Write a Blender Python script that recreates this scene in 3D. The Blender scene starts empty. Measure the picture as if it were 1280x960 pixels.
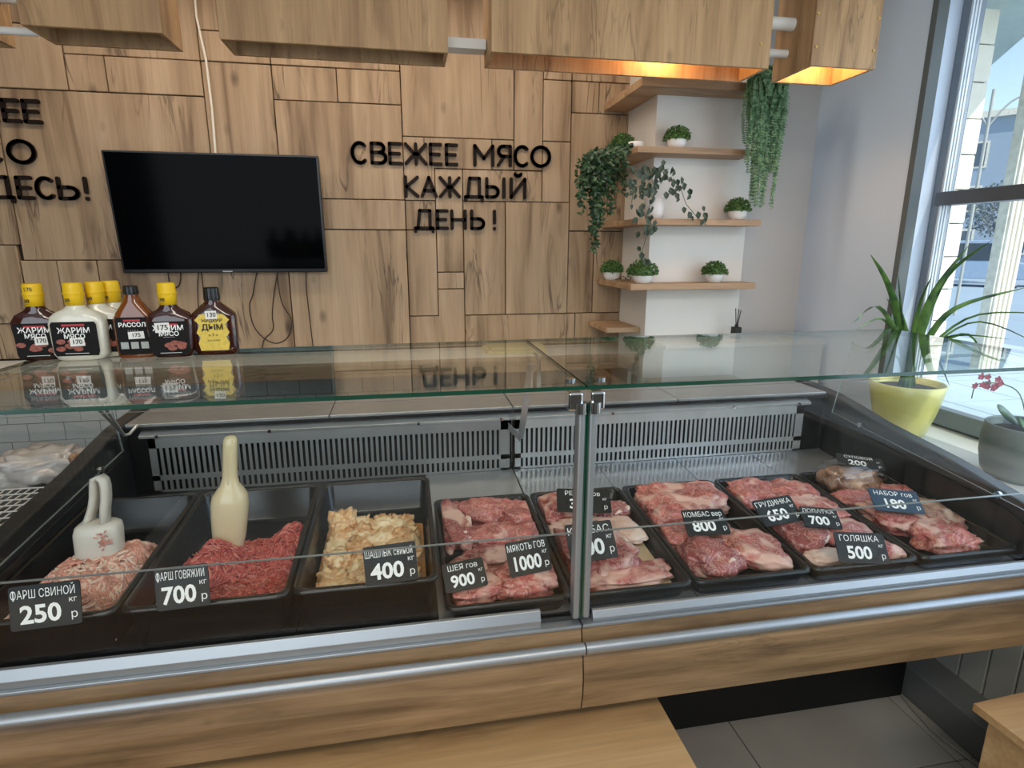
import bpy, bmesh, math, random
from mathutils import Vector, Matrix, noise
random.seed(7)
C = bpy.context.scene.collection
SC = bpy.context.scene
PI = math.pi
R = math.radians

def srgb(r, g, b, a=1.0):
    f = lambda c: (c/255/12.92) if c/255 <= .04045 else ((c/255+.055)/1.055)**2.4
    return (f(r), f(g), f(b), a)

# ------------------------------------------------------------------ camera
cam = bpy.data.cameras.new('camera'); cam.sensor_width = 36; cam.lens = 724.76/1280*36
cam.clip_start = .02; cam.clip_end = 400
camo = bpy.data.objects.new('camera', cam); C.objects.link(camo); SC.camera = camo
ya, pt, ro = .181105, .231984, .001644
fw = Vector((math.sin(ya)*math.cos(pt), math.cos(ya)*math.cos(pt), -math.sin(pt)))
rt = Vector((math.cos(ya), -math.sin(ya), 0)); up = rt.cross(fw)
rt2 = math.cos(ro)*rt + math.sin(ro)*up; up2 = -math.sin(ro)*rt + math.cos(ro)*up
M = Matrix((rt2, up2, -fw)).transposed().to_4x4(); M.translation = Vector((0, 0, 1.48))
camo.matrix_world = M

# ------------------------------------------------------------------ world, sun, lights, exposure
SC.view_settings.view_transform = 'Standard'; SC.view_settings.look = 'None'
SC.view_settings.exposure = 0.16; SC.view_settings.gamma = 1.0
W = bpy.data.worlds.new('World'); SC.world = W; W.use_nodes = True
wn = W.node_tree; wn.nodes.clear()
sky = wn.nodes.new('ShaderNodeTexSky'); sky.sky_type = 'NISHITA'; sky.sun_disc = False
sky.sun_elevation = R(42); sky.sun_rotation = R(150); sky.altitude = 200; sky.air_density = 1.2; sky.dust_density = .6
bg = wn.nodes.new('ShaderNodeBackground'); bg.inputs['Strength'].default_value = .21
wo = wn.nodes.new('ShaderNodeOutputWorld')
wn.links.new(sky.outputs[0], bg.inputs['Color']); wn.links.new(bg.outputs[0], wo.inputs['Surface'])
sun = bpy.data.lights.new('sun', 'SUN'); sun.energy = 4.2; sun.angle = R(.6); sun.color = (1, .95, .86)
suno = bpy.data.objects.new('sun', sun); C.objects.link(suno)
suno.rotation_euler = Vector((-.17, .60, -.78)).to_track_quat('-Z', 'Y').to_euler()

def area(name, loc, aim, sx, sy, power, col):
    l = bpy.data.lights.new(name, 'AREA'); l.shape = 'RECTANGLE'; l.size = sx; l.size_y = sy; l.energy = power; l.color = col
    o = bpy.data.objects.new(name, l); C.objects.link(o); o.location = loc
    o.rotation_euler = (Vector(aim)-Vector(loc)).to_track_quat('-Z', 'Y').to_euler(); return o
area('light_shop_ceiling', (0.0, -.6, 2.57), (0.0, .2, 0), 2.6, .5, 36, (1, .90, .78))
area('light_staff_ceiling', (-.3, 2.35, 2.57), (-.3, 2.5, 0), 2.6, .18, 14, (1, .88, .74))
area('light_shop_front_glazing', (-1.1, -2.1, 1.5), (.7, 2.5, 1.25), 3.2, 1.9, 50, (.80, .90, 1.0))
area('light_window_daylight', (2.02, .9, 1.6), (0, 1.5, 1.1), 2.1, 1.4, 11, (.66, .82, 1.0))

# ------------------------------------------------------------------ mesh helpers
class MB:
    """collects faces; each with a material index"""
    def __init__(s): s.v = []; s.f = []; s.m = []; s.sm = []
    def add(s, vs, fs, m=0, smooth=False):
        o = len(s.v); s.v += [tuple(v) for v in vs]
        for f in fs: s.f.append(tuple(i+o for i in f)); s.m.append(m); s.sm.append(smooth)
        return s
    def box(s, x0, x1, y0, y1, z0, z1, m=0):
        vs = [(x, y, z) for z in (z0, z1) for y in (y0, y1) for x in (x0, x1)]
        return s.add(vs, [(0, 2, 3, 1), (4, 5, 7, 6), (0, 1, 5, 4), (2, 6, 7, 3), (0, 4, 6, 2), (1, 3, 7, 5)], m)
    def obox(s, c, X, Y, Z, m=0):
        c = Vector(c); vs = [c+X*a+Y*b+Z*d for d in (-1, 1) for b in (-1, 1) for a in (-1, 1)]
        return s.add(vs, [(0, 2, 3, 1), (4, 5, 7, 6), (0, 1, 5, 4), (2, 6, 7, 3), (0, 4, 6, 2), (1, 3, 7, 5)], m)
    def prism(s, poly, fn, a, b, m=0, smooth=False):
        """poly of 2-D points swept between parameters a and b; fn(p, t) -> xyz"""
        n = len(poly); vs = [fn(p, a) for p in poly]+[fn(p, b) for p in poly]
        fs = [tuple(range(n))[::-1], tuple(range(n, 2*n))]
        s.add(vs, fs, m)
        return s.add(vs, [(i, (i+1) % n, n+(i+1) % n, n+i) for i in range(n)], m, smooth)
    def tube(s, pts, r, n=8, m=0, cap=True, smooth=True):
        pts = [Vector(p) for p in pts]; k = len(pts); rr = r if isinstance(r, (list, tuple)) else [r]*k
        vs = []; prev = None
        for i, p in enumerate(pts):
            t = (pts[min(i+1, k-1)]-pts[max(i-1, 0)])
            t = t.normalized() if t.length > 1e-9 else Vector((0, 0, 1))
            if prev is None: a = t.orthogonal().normalized()
            else:
                a = prev - t*prev.dot(t); a = a.normalized() if a.length > 1e-6 else t.orthogonal().normalized()
            prev = a; b = t.cross(a)
            vs += [p+(a*math.cos(2*PI*j/n)+b*math.sin(2*PI*j/n))*rr[i] for j in range(n)]
        fs = [(i*n+j, i*n+(j+1) % n, (i+1)*n+(j+1) % n, (i+1)*n+j) for i in range(k-1) for j in range(n)]
        s.add(vs, fs, m, smooth)
        if cap: s.add(vs[:n], [tuple(range(n))[::-1]], m); s.add(vs[-n:], [tuple(range(n))], m)
        return s
    def lathe(s, prof, c, n=28, m=0, smooth=True, sx=1, sy=1):
        vs = [(c[0]+r*math.cos(2*PI*j/n)*sx, c[1]+r*math.sin(2*PI*j/n)*sy, c[2]+z) for r, z in prof for j in range(n)]
        return s.add(vs, [(i*n+j, i*n+(j+1) % n, (i+1)*n+(j+1) % n, (i+1)*n+j) for i in range(len(prof)-1) for j in range(n)], m, smooth)
    def cyl(s, c, axis, r, h, n=16, m=0):
        a = Vector(axis).normalized(); c = Vector(c); return s.tube([c-a*h/2, c+a*h/2], r, n, m)

BASE = {}
def build(name, mb, mat, parent=None, base=None, bevel=0, seg=2, weld=False):
    me = bpy.data.meshes.new(name)
    b = Vector(base) if base is not None else (Vector(BASE[parent.name]) if parent is not None else Vector((0, 0, 0)))
    me.from_pydata([tuple(Vector(v)-b) for v in mb.v], [], mb.f)
    mats = mat if isinstance(mat, (list, tuple)) else [mat]
    for x in mats: me.materials.append(x)
    me.polygons.foreach_set('material_index', mb.m); me.polygons.foreach_set('use_smooth', mb.sm)
    if weld or bevel:
        bm = bmesh.new(); bm.from_mesh(me)
        bmesh.ops.remove_doubles(bm, verts=bm.verts, dist=1e-5)
        if bevel:
            bmesh.ops.bevel(bm, geom=[e for e in bm.edges if len(e.link_faces) == 2 and e.calc_face_angle(0) > .5], offset=bevel, segments=seg, affect='EDGES', profile=.5, clamp_overlap=True)
        bm.to_mesh(me); bm.free()
    me.update()
    o = bpy.data.objects.new(name, me); C.objects.link(o)
    if parent is not None: o.parent = parent
    else: o.location = b
    BASE[o.name] = tuple(b)
    return o
def tag(o, label=None, cat=None, group=None, kind=None):
    if label: o['label'] = label
    if cat: o['category'] = cat
    if group: o['group'] = group
    if kind: o['kind'] = kind
    return o
def thing(name, label, cat, base, group=None):
    o = bpy.data.objects.new(name, None); C.objects.link(o); o.location = base; o.empty_display_size = .05
    BASE[o.name] = tuple(base); return tag(o, label, cat, group)
def struct(name, mb, mat, **k): return tag(build(name, mb, mat, **k), kind='structure')
def raw_text(body, size):
    c = bpy.data.curves.new('t', 'FONT'); c.body = body; c.size = size
    o = bpy.data.objects.new('t', c); C.objects.link(o)
    me = bpy.data.meshes.new_from_object(o.evaluated_get(bpy.context.evaluated_depsgraph_get()))
    xs = [v.co.x for v in me.vertices]; bpy.data.objects.remove(o); bpy.data.curves.remove(c); bpy.data.meshes.remove(me)
    return max(xs)-min(xs)
def text_mb(body, size, origin, X, Y, bold=0.0, depth=.0006, align='CENTER', fit=None, m=0):
    phi = body.startswith('Ф'); body = body.replace('Ф', 'О')
    c = bpy.data.curves.new('t', 'FONT'); c.body = body; c.size = size; c.align_x = align; c.align_y = 'CENTER'
    c.offset = bold*size; c.resolution_u = 3
    o = bpy.data.objects.new('t', c); C.objects.link(o)
    dg = bpy.context.evaluated_depsgraph_get(); me = bpy.data.meshes.new_from_object(o.evaluated_get(dg))
    xs = [v.co.x for v in me.vertices]; squeeze = 1.0
    if fit and xs and max(xs)-min(xs) > fit: squeeze = fit/(max(xs)-min(xs))
    O = Vector(origin); X = Vector(X).normalized(); Y = Vector(Y).normalized(); N = X.cross(Y)
    mb = MB(); mb.add([O+X*v.co.x*squeeze+Y*v.co.y+N*depth for v in me.vertices], [tuple(p.vertices) for p in me.polygons], m)
    if phi:
        xm = (min(xs)+raw_text('О', size)/2)*squeeze; hw = size*.045
        mb.add([O+X*a+Y*b_+N*(depth+.0001) for a, b_ in ((xm-hw, -size*.40), (xm+hw, -size*.40), (xm+hw, size*.42), (xm-hw, size*.42))], [(0, 1, 2, 3)], m)
    bpy.data.objects.remove(o); bpy.data.curves.remove(c); bpy.data.meshes.remove(me)
    return mb
def join(a, b, m=None):
    a.add(b.v, b.f); k = len(b.f)
    if k: a.m[-k:] = b.m if m is None else [m]*k; a.sm[-k:] = b.sm
    return a

# ------------------------------------------------------------------ materials
def nodemat(name):
    m = bpy.data.materials.new(name); m.use_nodes = True
    t = m.node_tree; return m, t, t.nodes['Principled BSDF']
def N(t, ty, **k):
    n = t.nodes.new(ty)
    for a, v in k.items():
        if a in n.inputs: n.inputs[a].default_value = v
        else: setattr(n, a, v)
    return n
def plain(name, col, rough=.5, metal=0, noise_amt=.06, scale=8, bump=0, coat=0, spec=.5, trans=0):
    m, t, p = nodemat(name); L = t.links.new
    p.inputs['Roughness'].default_value = rough; p.inputs['Metallic'].default_value = metal
    p.inputs['Specular IOR Level'].default_value = spec
    if coat: p.inputs['Coat Weight'].default_value = coat; p.inputs['Coat Roughness'].default_value = .08
    if trans: p.inputs['Transmission Weight'].default_value = trans
    tc = N(t, 'ShaderNodeTexCoord'); n = N(t, 'ShaderNodeTexNoise', Scale=scale, Detail=4.0)
    L(tc.outputs['Object'], n.inputs['Vector'])
    mr = N(t, 'ShaderNodeMapRange'); mr.inputs[1].default_value = .25; mr.inputs[2].default_value = .75
    mr.inputs[3].default_value = 1-noise_amt; mr.inputs[4].default_value = 1+noise_amt
    L(n.outputs['Fac'], mr.inputs[0])
    mx = N(t, 'ShaderNodeVectorMath', operation='SCALE'); mx.inputs[0].default_value = col[:3]
    L(mr.outputs[0], mx.inputs['Scale']); L(mx.outputs[0], p.inputs['Base Color'])
    if bump:
        b = N(t, 'ShaderNodeBump', Strength=bump, Distance=.002); n2 = N(t, 'ShaderNodeTexNoise', Scale=scale*12, Detail=3.0)
        L(tc.outputs['Object'], n2.inputs['Vector']); L(n2.outputs['Fac'], b.inputs['Height']); L(b.outputs[0], p.inputs['Normal'])
    return m
def wood(name, light, mid, dark, along='Z', freq=1.0, rough=.55, crack=1.0, edge=None):
    m, t, p = nodemat(name); L = t.links.new
    tc = N(t, 'ShaderNodeTexCoord'); oi = N(t, 'ShaderNodeObjectInfo')
    ml = N(t, 'ShaderNodeMath', operation='MULTIPLY'); ml.inputs[1].default_value = 13.7; L(oi.outputs['Random'], ml.inputs[0])
    ad = N(t, 'ShaderNodeVectorMath', operation='ADD'); L(tc.outputs['Object'], ad.inputs[0])
    cb = N(t, 'ShaderNodeCombineXYZ'); [L(ml.outputs[0], cb.inputs[i]) for i in range(3)]; L(cb.outputs[0], ad.inputs[1])
    def mp(a, b):
        k = N(t, 'ShaderNodeMapping'); s = {'X': (b, a, a), 'Y': (a, b, a), 'Z': (a, a, b)}[along]
        k.inputs['Scale'].default_value = [q*freq for q in s]; L(ad.outputs[0], k.inputs['Vector']); return k
    def nz(mpn, det, dist, rgh=.55):
        n = N(t, 'ShaderNodeTexNoise', Scale=1.0, Detail=det, Distortion=dist, Roughness=rgh); L(mpn.outputs[0], n.inputs['Vector']); return n
    n1 = nz(mp(9, .9), 4., .6); n2 = nz(mp(120, 3.5), 3., .1); n3 = nz(mp(11, 1.3), 3., 1.1); n4 = nz(mp(5, 1.6), 2., .0)
    r1 = N(t, 'ShaderNodeValToRGB'); e = r1.color_ramp.elements
    e[0].position = .3; e[0].color = dark; e[1].position = .68; e[1].color = light
    q = e.new(.47); q.color = mid
    L(n1.outputs['Fac'], r1.inputs[0])
    # fine grain
    g = N(t, 'ShaderNodeMapRange'); g.inputs[1].default_value = .3; g.inputs[2].default_value = .7; g.inputs[3].default_value = .88; g.inputs[4].default_value = 1.08
    L(n2.outputs['Fac'], g.inputs[0])
    s1 = N(t, 'ShaderNodeVectorMath', operation='SCALE'); L(r1.outputs[0], s1.inputs[0]); L(g.outputs[0], s1.inputs['Scale'])
    # dark cracks
    sb = N(t, 'ShaderNodeMath', operation='SUBTRACT'); sb.inputs[1].default_value = .5; L(n3.outputs['Fac'], sb.inputs[0])
    ab = N(t, 'ShaderNodeMath', operation='ABSOLUTE'); L(sb.outputs[0], ab.inputs[0])
    c1 = N(t, 'ShaderNodeMapRange'); c1.inputs[1].default_value = .0; c1.inputs[2].default_value = .026; c1.inputs[3].default_value = 1; c1.inputs[4].default_value = 0
    L(ab.outputs[0], c1.inputs[0])
    c2 = N(t, 'ShaderNodeMapRange'); c2.inputs[1].default_value = .48; c2.inputs[2].default_value = .62; c2.inputs[3].default_value = 0; c2.inputs[4].default_value = .55*crack
    L(n4.outputs['Fac'], c2.inputs[0])
    mu = N(t, 'ShaderNodeMath', operation='MULTIPLY'); L(c1.outputs[0], mu.inputs[0]); L(c2.outputs[0], mu.inputs[1])
    # knots
    v = N(t, 'ShaderNodeTexVoronoi', Scale=1.0); L(mp(5.5, 3.0).outputs[0], v.inputs['Vector'])
    kd = N(t, 'ShaderNodeMapRange'); kd.inputs[1].default_value = .03; kd.inputs[2].default_value = .13; kd.inputs[3].default_value = .5*crack; kd.inputs[4].default_value = 0
    L(v.outputs['Distance'], kd.inputs[0])
    mxm = N(t, 'ShaderNodeMath', operation='MAXIMUM'); L(mu.outputs[0], mxm.inputs[0]); L(kd.outputs[0], mxm.inputs[1])
    mix = N(t, 'ShaderNodeMix', data_type='RGBA'); L(mxm.outputs[0], mix.inputs[0]); L(s1.outputs[0], mix.inputs[6])
    mix.inputs[7].default_value = tuple(c*.28 for c in dark[:3])+(1,)
    L(mix.outputs[2], p.inputs['Base Color'])
    p.inputs['Roughness'].default_value = rough
    b = N(t, 'ShaderNodeBump', Strength=.12, Distance=.001); L(n2.outputs['Fac'], b.inputs['Height']); L(b.outputs[0], p.inputs['Normal'])
    return m
def thin_glass(name, tint, f0=.045, rough=0.0):
    m = bpy.data.materials.new(name); m.use_nodes = True; t = m.node_tree; t.nodes.clear(); L = t.links.new
    ge = N(t, 'ShaderNodeNewGeometry'); dt = N(t, 'ShaderNodeVectorMath', operation='DOT_PRODUCT')
    L(ge.outputs['Incoming'], dt.inputs[0]); L(ge.outputs['Normal'], dt.inputs[1])
    ab = N(t, 'ShaderNodeMath', operation='ABSOLUTE'); L(dt.outputs['Value'], ab.inputs[0])
    om = N(t, 'ShaderNodeMath', operation='SUBTRACT'); om.inputs[0].default_value = 1; L(ab.outputs[0], om.inputs[1])
    pw = N(t, 'ShaderNodeMath', operation='POWER'); pw.inputs[1].default_value = 5; L(om.outputs[0], pw.inputs[0])
    mr = N(t, 'ShaderNodeMapRange'); mr.inputs[3].default_value = f0; mr.inputs[4].default_value = 1; L(pw.outputs[0], mr.inputs[0])
    tr = N(t, 'ShaderNodeBsdfTransparent'); tr.inputs[0].default_value = tint
    gl = N(t, 'ShaderNodeBsdfGlossy'); gl.inputs['Roughness'].default_value = rough; gl.inputs[0].default_value = (1, 1, 1, 1)
    mx = N(t, 'ShaderNodeMixShader'); L(mr.outputs[0], mx.inputs[0]); L(tr.outputs[0], mx.inputs[1]); L(gl.outputs[0], mx.inputs[2])
    o = N(t, 'ShaderNodeOutputMaterial'); L(mx.outputs[0], o.inputs[0]); return m
def meat_mat(name, red, deep, fat, fatamt=.5, fibre=1.0, seed=0.):
    m, t, p = nodemat(name); L = t.links.new
    tc = N(t, 'ShaderNodeTexCoord'); oi = N(t, 'ShaderNodeObjectInfo')
    ml = N(t, 'ShaderNodeMath', operation='MULTIPLY'); ml.inputs[1].default_value = 9.1; L(oi.outputs['Random'], ml.inputs[0])
    ad = N(t, 'ShaderNodeVectorMath', operation='ADD'); L(tc.outputs['Object'], ad.inputs[0]); L(ml.outputs[0], ad.inputs[1])
    a = N(t, 'ShaderNodeTexNoise', Scale=22., Detail=5., Distortion=1.2); L(ad.outputs[0], a.inputs['Vector'])
    r = N(t, 'ShaderNodeValToRGB'); e = r.color_ramp.elements; e[0].position = .3; e[0].color = deep; e[1].position = .65; e[1].color = red
    L(a.outputs['Fac'], r.inputs[0])
    f = N(t, 'ShaderNodeTexNoise', Scale=26., Detail=4., Distortion=2.2, Roughness=.6); L(ad.outputs[0], f.inputs['Vector'])
    sb = N(t, 'ShaderNodeMath', operation='SUBTRACT'); sb.inputs[1].default_value = .5; L(f.outputs['Fac'], sb.inputs[0])
    ab = N(t, 'ShaderNodeMath', operation='ABSOLUTE'); L(sb.outputs[0], ab.inputs[0])
    fr = N(t, 'ShaderNodeMapRange'); fr.inputs[1].default_value = .01; fr.inputs[2].default_value = .01+.05*fatamt; fr.inputs[3].default_value = .85; fr.inputs[4].default_value = 0
    L(ab.outputs[0], fr.inputs[0])
    k = N(t, 'ShaderNodeTexNoise', Scale=12., Detail=3., Distortion=.5); L(ad.outputs[0], k.inputs['Vector'])
    kr = N(t, 'ShaderNodeMapRange'); kr.inputs[1].default_value = .66-.22*fatamt; kr.inputs[2].default_value = .74-.2*fatamt; kr.inputs[3].default_value = 0; kr.inputs[4].default_value = 1
    L(k.outputs['Fac'], kr.inputs[0])
    mu = N(t, 'ShaderNodeMath', operation='MAXIMUM'); 
    mm = N(t, 'ShaderNodeMath', operation='MULTIPLY'); mm.inputs[1].default_value = .75; L(fr.outputs[0], mm.inputs[0])
    L(mm.outputs[0], mu.inputs[0]); L(kr.outputs[0], mu.inputs[1])
    m2 = N(t, 'ShaderNodeMath', operation='MULTIPLY'); m2.inputs[1].default_value = .8; L(mu.outputs[0], m2.inputs[0])
    mx = N(t, 'ShaderNodeMix', data_type='RGBA'); L(m2.outputs[0], mx.inputs[0]); L(r.outputs[0], mx.inputs[6]); mx.inputs[7].default_value = fat
    L(mx.outputs[2], p.inputs['Base Color']); p.inputs['Roughness'].default_value = .42
    p.inputs['Coat Weight'].default_value = .35; p.inputs['Coat Roughness'].default_value = .2
    p.inputs['Subsurface Weight'].default_value = 0.0
    bn = N(t, 'ShaderNodeTexNoise', Scale=90., Detail=3., Distortion=.8); L(ad.outputs[0], bn.inputs['Vector'])
    b = N(t, 'ShaderNodeBump', Strength=.45*fibre, Distance=.002); L(bn.outputs['Fac'], b.inputs['Height']); L(b.outputs[0], p.inputs['Normal'])
    return m
def emit(name, col, s):
    m = bpy.data.materials.new(name); m.use_nodes = True; t = m.node_tree; t.nodes.clear()
    e = N(t, 'ShaderNodeEmission'); e.inputs[0].default_value = col; e.inputs[1].default_value = s
    o = N(t, 'ShaderNodeOutputMaterial'); t.links.new(e.outputs[0], o.inputs[0]); return m
def leafmat(name, a, b, rough=.45, scale=40):
    m, t, p = nodemat(name); L = t.links.new
    tc = N(t, 'ShaderNodeTexCoord'); n = N(t, 'ShaderNodeTexNoise', Scale=scale, Detail=2.); L(tc.outputs['Object'], n.inputs['Vector'])
    r = N(t, 'ShaderNodeValToRGB'); e = r.color_ramp.elements; e[0].position = .38; e[0].color = a; e[1].position = .62; e[1].color = b
    L(n.outputs['Fac'], r.inputs[0]); L(r.outputs[0], p.inputs['Base Color']); p.inputs['Roughness'].default_value = rough; return m

m_wall = wood('oak_wall_laminate', srgb(182, 158, 130), srgb(164, 139, 110), srgb(112, 88, 64), 'Z', 1.0, crack=1.5)
m_box = wood('oak_lamp_box_laminate', srgb(194, 157, 113), srgb(178, 141, 99), srgb(146, 111, 76), 'Z', 1.5, crack=.9)
m_front = wood('oak_counter_laminate', srgb(156, 126, 90), srgb(130, 102, 70), srgb(94, 72, 48), 'X', 2.6, .5, .5)
m_board = wood('pale_oak_board', srgb(206, 170, 122), srgb(188, 148, 100), srgb(150, 110, 70), 'X', .8, .5, .8)
m_shelf = wood('oak_shelf_laminate', srgb(190, 158, 124), srgb(170, 138, 106), srgb(140, 110, 82), 'X', 1.0)
m_white = plain('white_plaster', srgb(226, 224, 218), .8, noise_amt=.02, scale=3, bump=.1)
m_whitecool = plain('pale_grey_plaster', srgb(204, 218, 234), .75, noise_amt=.02, scale=3, bump=.1)
m_greywall = plain('grey_plaster', srgb(196, 194, 192), .8, noise_amt=.02, scale=3, bump=.1)
m_dark = plain('black_backing', srgb(52, 40, 30), .9)
m_letter = plain('black_acrylic_letter', srgb(30, 22, 18), .5, spec=.12)
m_blackplastic = plain('black_plastic', srgb(34, 35, 36), .28, noise_amt=.1, spec=.6)
m_tray = plain('black_tray_plastic', srgb(17, 17, 18), .22, noise_amt=.1, spec=.6)
m_trayg = plain('dark_grey_tray_plastic', srgb(28, 30, 30), .25, noise_amt=.1)
m_deckblk = plain('black_deck_coating', srgb(27, 28, 28), .3, noise_amt=.12, spec=.6)
m_endpanel = plain('charcoal_moulded_plastic', srgb(48, 49, 51), .35, noise_amt=.08, spec=.6)
m_steel = plain('brushed_steel', srgb(205, 206, 206), .3, metal=.45, noise_amt=.08, scale=20)
m_steeld = plain('dull_steel', srgb(168, 168, 168), .32, metal=.5, noise_amt=.08, scale=14)
m_alu = plain('anodised_aluminium', srgb(168, 173, 176), .42, metal=.8, noise_amt=.03)
m_chrome = plain('chrome', srgb(225, 228, 230), .1, metal=1, noise_amt=.02)
m_glass = thin_glass('clear_glass', (.93, .97, .95, 1))
m_glassf = thin_glass('front_clear_glass', (.98, .99, .985, 1), .02)
m_glasstop = thin_glass('green_tinted_glass', (.92, .965, .945, 1), .05)
m_gedge = plain('green_glass_edge', srgb(22, 66, 50), .1, spec=.8, noise_amt=.15)
m_gedgel = plain('pale_glass_edge', srgb(150, 158, 156), .2)
m_screen = plain('black_screen', srgb(4, 5, 7), .1, noise_amt=0, spec=.04)
m_tvframe = plain('black_bezel', srgb(14, 14, 15), .3)
m_kick = plain('black_kick_plate', srgb(14, 15, 17), .5)
m_floor = plain('grey_floor_tile', srgb(166, 161, 150), .4, noise_amt=.08, scale=5, bump=.05)
m_grout = plain('dark_grout', srgb(60, 58, 54), .9)
m_clad = plain('grey_cladding', srgb(172, 176, 172), .5, noise_amt=.05)
m_plinth = plain('dark_grey_plinth', srgb(104, 108, 108), .4)
m_tile = plain('white_wall_tile', srgb(218, 218, 214), .2, noise_amt=.03)
m_cworktop = plain('white_worktop', srgb(225, 225, 220), .4)
m_wplastic = plain('white_scoop_plastic', srgb(226, 220, 208), .35, noise_amt=.05)
m_cream = plain('cream_scoop_plastic', srgb(226, 208, 168), .22, noise_amt=.03, coat=.4)
m_tagm = plain('black_chalk_board', srgb(18, 21, 20), .5, noise_amt=.1)
m_chalk = plain('white_chalk_ink', srgb(252, 252, 248), .6, noise_amt=.02)
m_yellow = plain('yellow_cap_plastic', srgb(240, 196, 30), .35, noise_amt=.03)
m_sauce = plain('dark_brown_sauce_bottle', srgb(58, 22, 14), .08, coat=.8, noise_amt=.1)
m_amber = plain('amber_bottle', srgb(120, 62, 22), .08, coat=.8, noise_amt=.15, scale=20)
m_wsauce = plain('white_sauce_bottle', srgb(222, 218, 200), .15, coat=.6, noise_amt=.05, scale=60)
m_label = plain('black_label_paper', srgb(20, 18, 17), .6, spec=.2)
m_sticker = plain('white_sticker_paper', srgb(240, 238, 232), .6, noise_amt=.01)
m_ink = plain('black_marker_ink', srgb(20, 18, 18), .6)
m_redink = plain('red_label_ink', srgb(190, 40, 50), .5)
m_meatprint = plain('printed_meat_picture', srgb(150, 82, 66), .5, noise_amt=.5, scale=160)
m_ylabel = plain('yellow_label_paper', srgb(226, 196, 80), .5, noise_amt=.12, scale=120)
m_pot = plain('white_glazed_pot', srgb(228, 228, 226), .35)
m_soil = plain('dark_soil', srgb(54, 42, 34), .9, noise_amt=.4, scale=80, bump=.6)
m_potY = plain('yellow_ceramic_pot', srgb(214, 208, 120), .3, coat=.3)
m_potG = plain('grey_ribbed_pot', srgb(128, 138, 134), .5)
m_reed = plain('black_reed', srgb(22, 20, 20), .5)
m_cable = plain('black_cable', srgb(44, 28, 20), .5)
m_cablew = plain('white_cable', srgb(226, 220, 208), .5)
m_bush = leafmat('boxwood_leaf', srgb(46, 80, 34), srgb(98, 136, 70), .55, 90)
m_ivy = leafmat('dark_ivy_leaf', srgb(26, 50, 30), srgb(64, 96, 60), .5, 60)
m_fern = leafmat('green_fern_leaf', srgb(58, 96, 62), srgb(126, 160, 118), .55, 60)
m_vine = leafmat('dark_vine_leaf', srgb(30, 44, 34), srgb(60, 78, 58), .4, 50)
m_blade = leafmat('strap_leaf', srgb(30, 70, 40), srgb(96, 136, 66), .35, 14)
m_jade = leafmat('fleshy_green_leaf', srgb(60, 92, 62), srgb(110, 140, 100), .4, 30)
m_petal = plain('pink_petal', srgb(206, 84, 110), .5, noise_amt=.25, scale=60)
m_paper = plain('beige_tray_card', srgb(206, 186, 150), .6, noise_amt=.08)
m_pork = plain('minced_pork', srgb(224, 162, 142), .38, noise_amt=.3, scale=90, coat=.3)
m_porkf = plain('pale_minced_pork_fat', srgb(246, 216, 196), .38, noise_amt=.12, scale=90, coat=.3)
m_beef = plain('minced_beef', srgb(200, 92, 82), .38, noise_amt=.3, scale=110, coat=.3)
m_beeff = plain('minced_beef_fat', srgb(222, 136, 122), .38, noise_amt=.2, scale=110, coat=.3)
m_meat = meat_mat('raw_pork_cut', srgb(208, 118, 108), srgb(146, 62, 60), srgb(242, 206, 188), .45)
m_meatm = meat_mat('raw_marbled_cut', srgb(204, 110, 100), srgb(142, 58, 56), srgb(242, 202, 182), .8)
m_meatd = meat_mat('raw_dark_cut', srgb(176, 92, 88), srgb(124, 54, 54), srgb(236, 200, 182), .4)
m_fat = meat_mat('raw_fat', srgb(238, 206, 188), srgb(226, 172, 150), srgb(246, 226, 210), .8)
m_gristle = meat_mat('raw_greyish_cut', srgb(190, 140, 122), srgb(132, 96, 86), srgb(214, 190, 170), .6)
m_offal = meat_mat('bagged_offal', srgb(176, 132, 104), srgb(112, 78, 62), srgb(216, 180, 146), .6)
m_marin = meat_mat('marinated_meat', srgb(236, 196, 140), srgb(196, 126, 66), srgb(250, 230, 186), .8)
m_bag = thin_glass('clear_plastic_bag', (.93, .93, .93, 1), .09, .15)

# ------------------------------------------------------------------ THE ROOM
fl = struct('floor', MB().box(-3.0, 2.1, -2.6, 3.0, -.06, -.004), m_grout)
nt = 0
for i in range(-4, 4):
    for j in range(-5, 6):
        x0 = .967+.588*i; y0 = -.02+.588*j
        if x0 < -2.9 or x0+.588 > 2.2 or y0+.588 > 3.0 or y0 < -2.6: continue
        build('floor_tile', MB().box(x0+.0018, x0+.5862, y0+.0018, y0+.5862, -.02, 0), m_floor, fl, bevel=.0012, seg=1)
ceil = struct('ceiling', MB().box(-3.0, 2.14, -2.6, 3.0, 2.6, 2.65), m_white)
m_rear = plain('taupe_plaster', srgb(120, 114, 106), .8, noise_amt=.03)
struct('wall_rear', MB().box(-3.0, 2.14, -2.66, -2.6, 0, 2.6), m_rear)
struct('wall_left', MB().box(-3.06, -3.0, -2.66, 3.0, 0, 2.6), m_rear)

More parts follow.
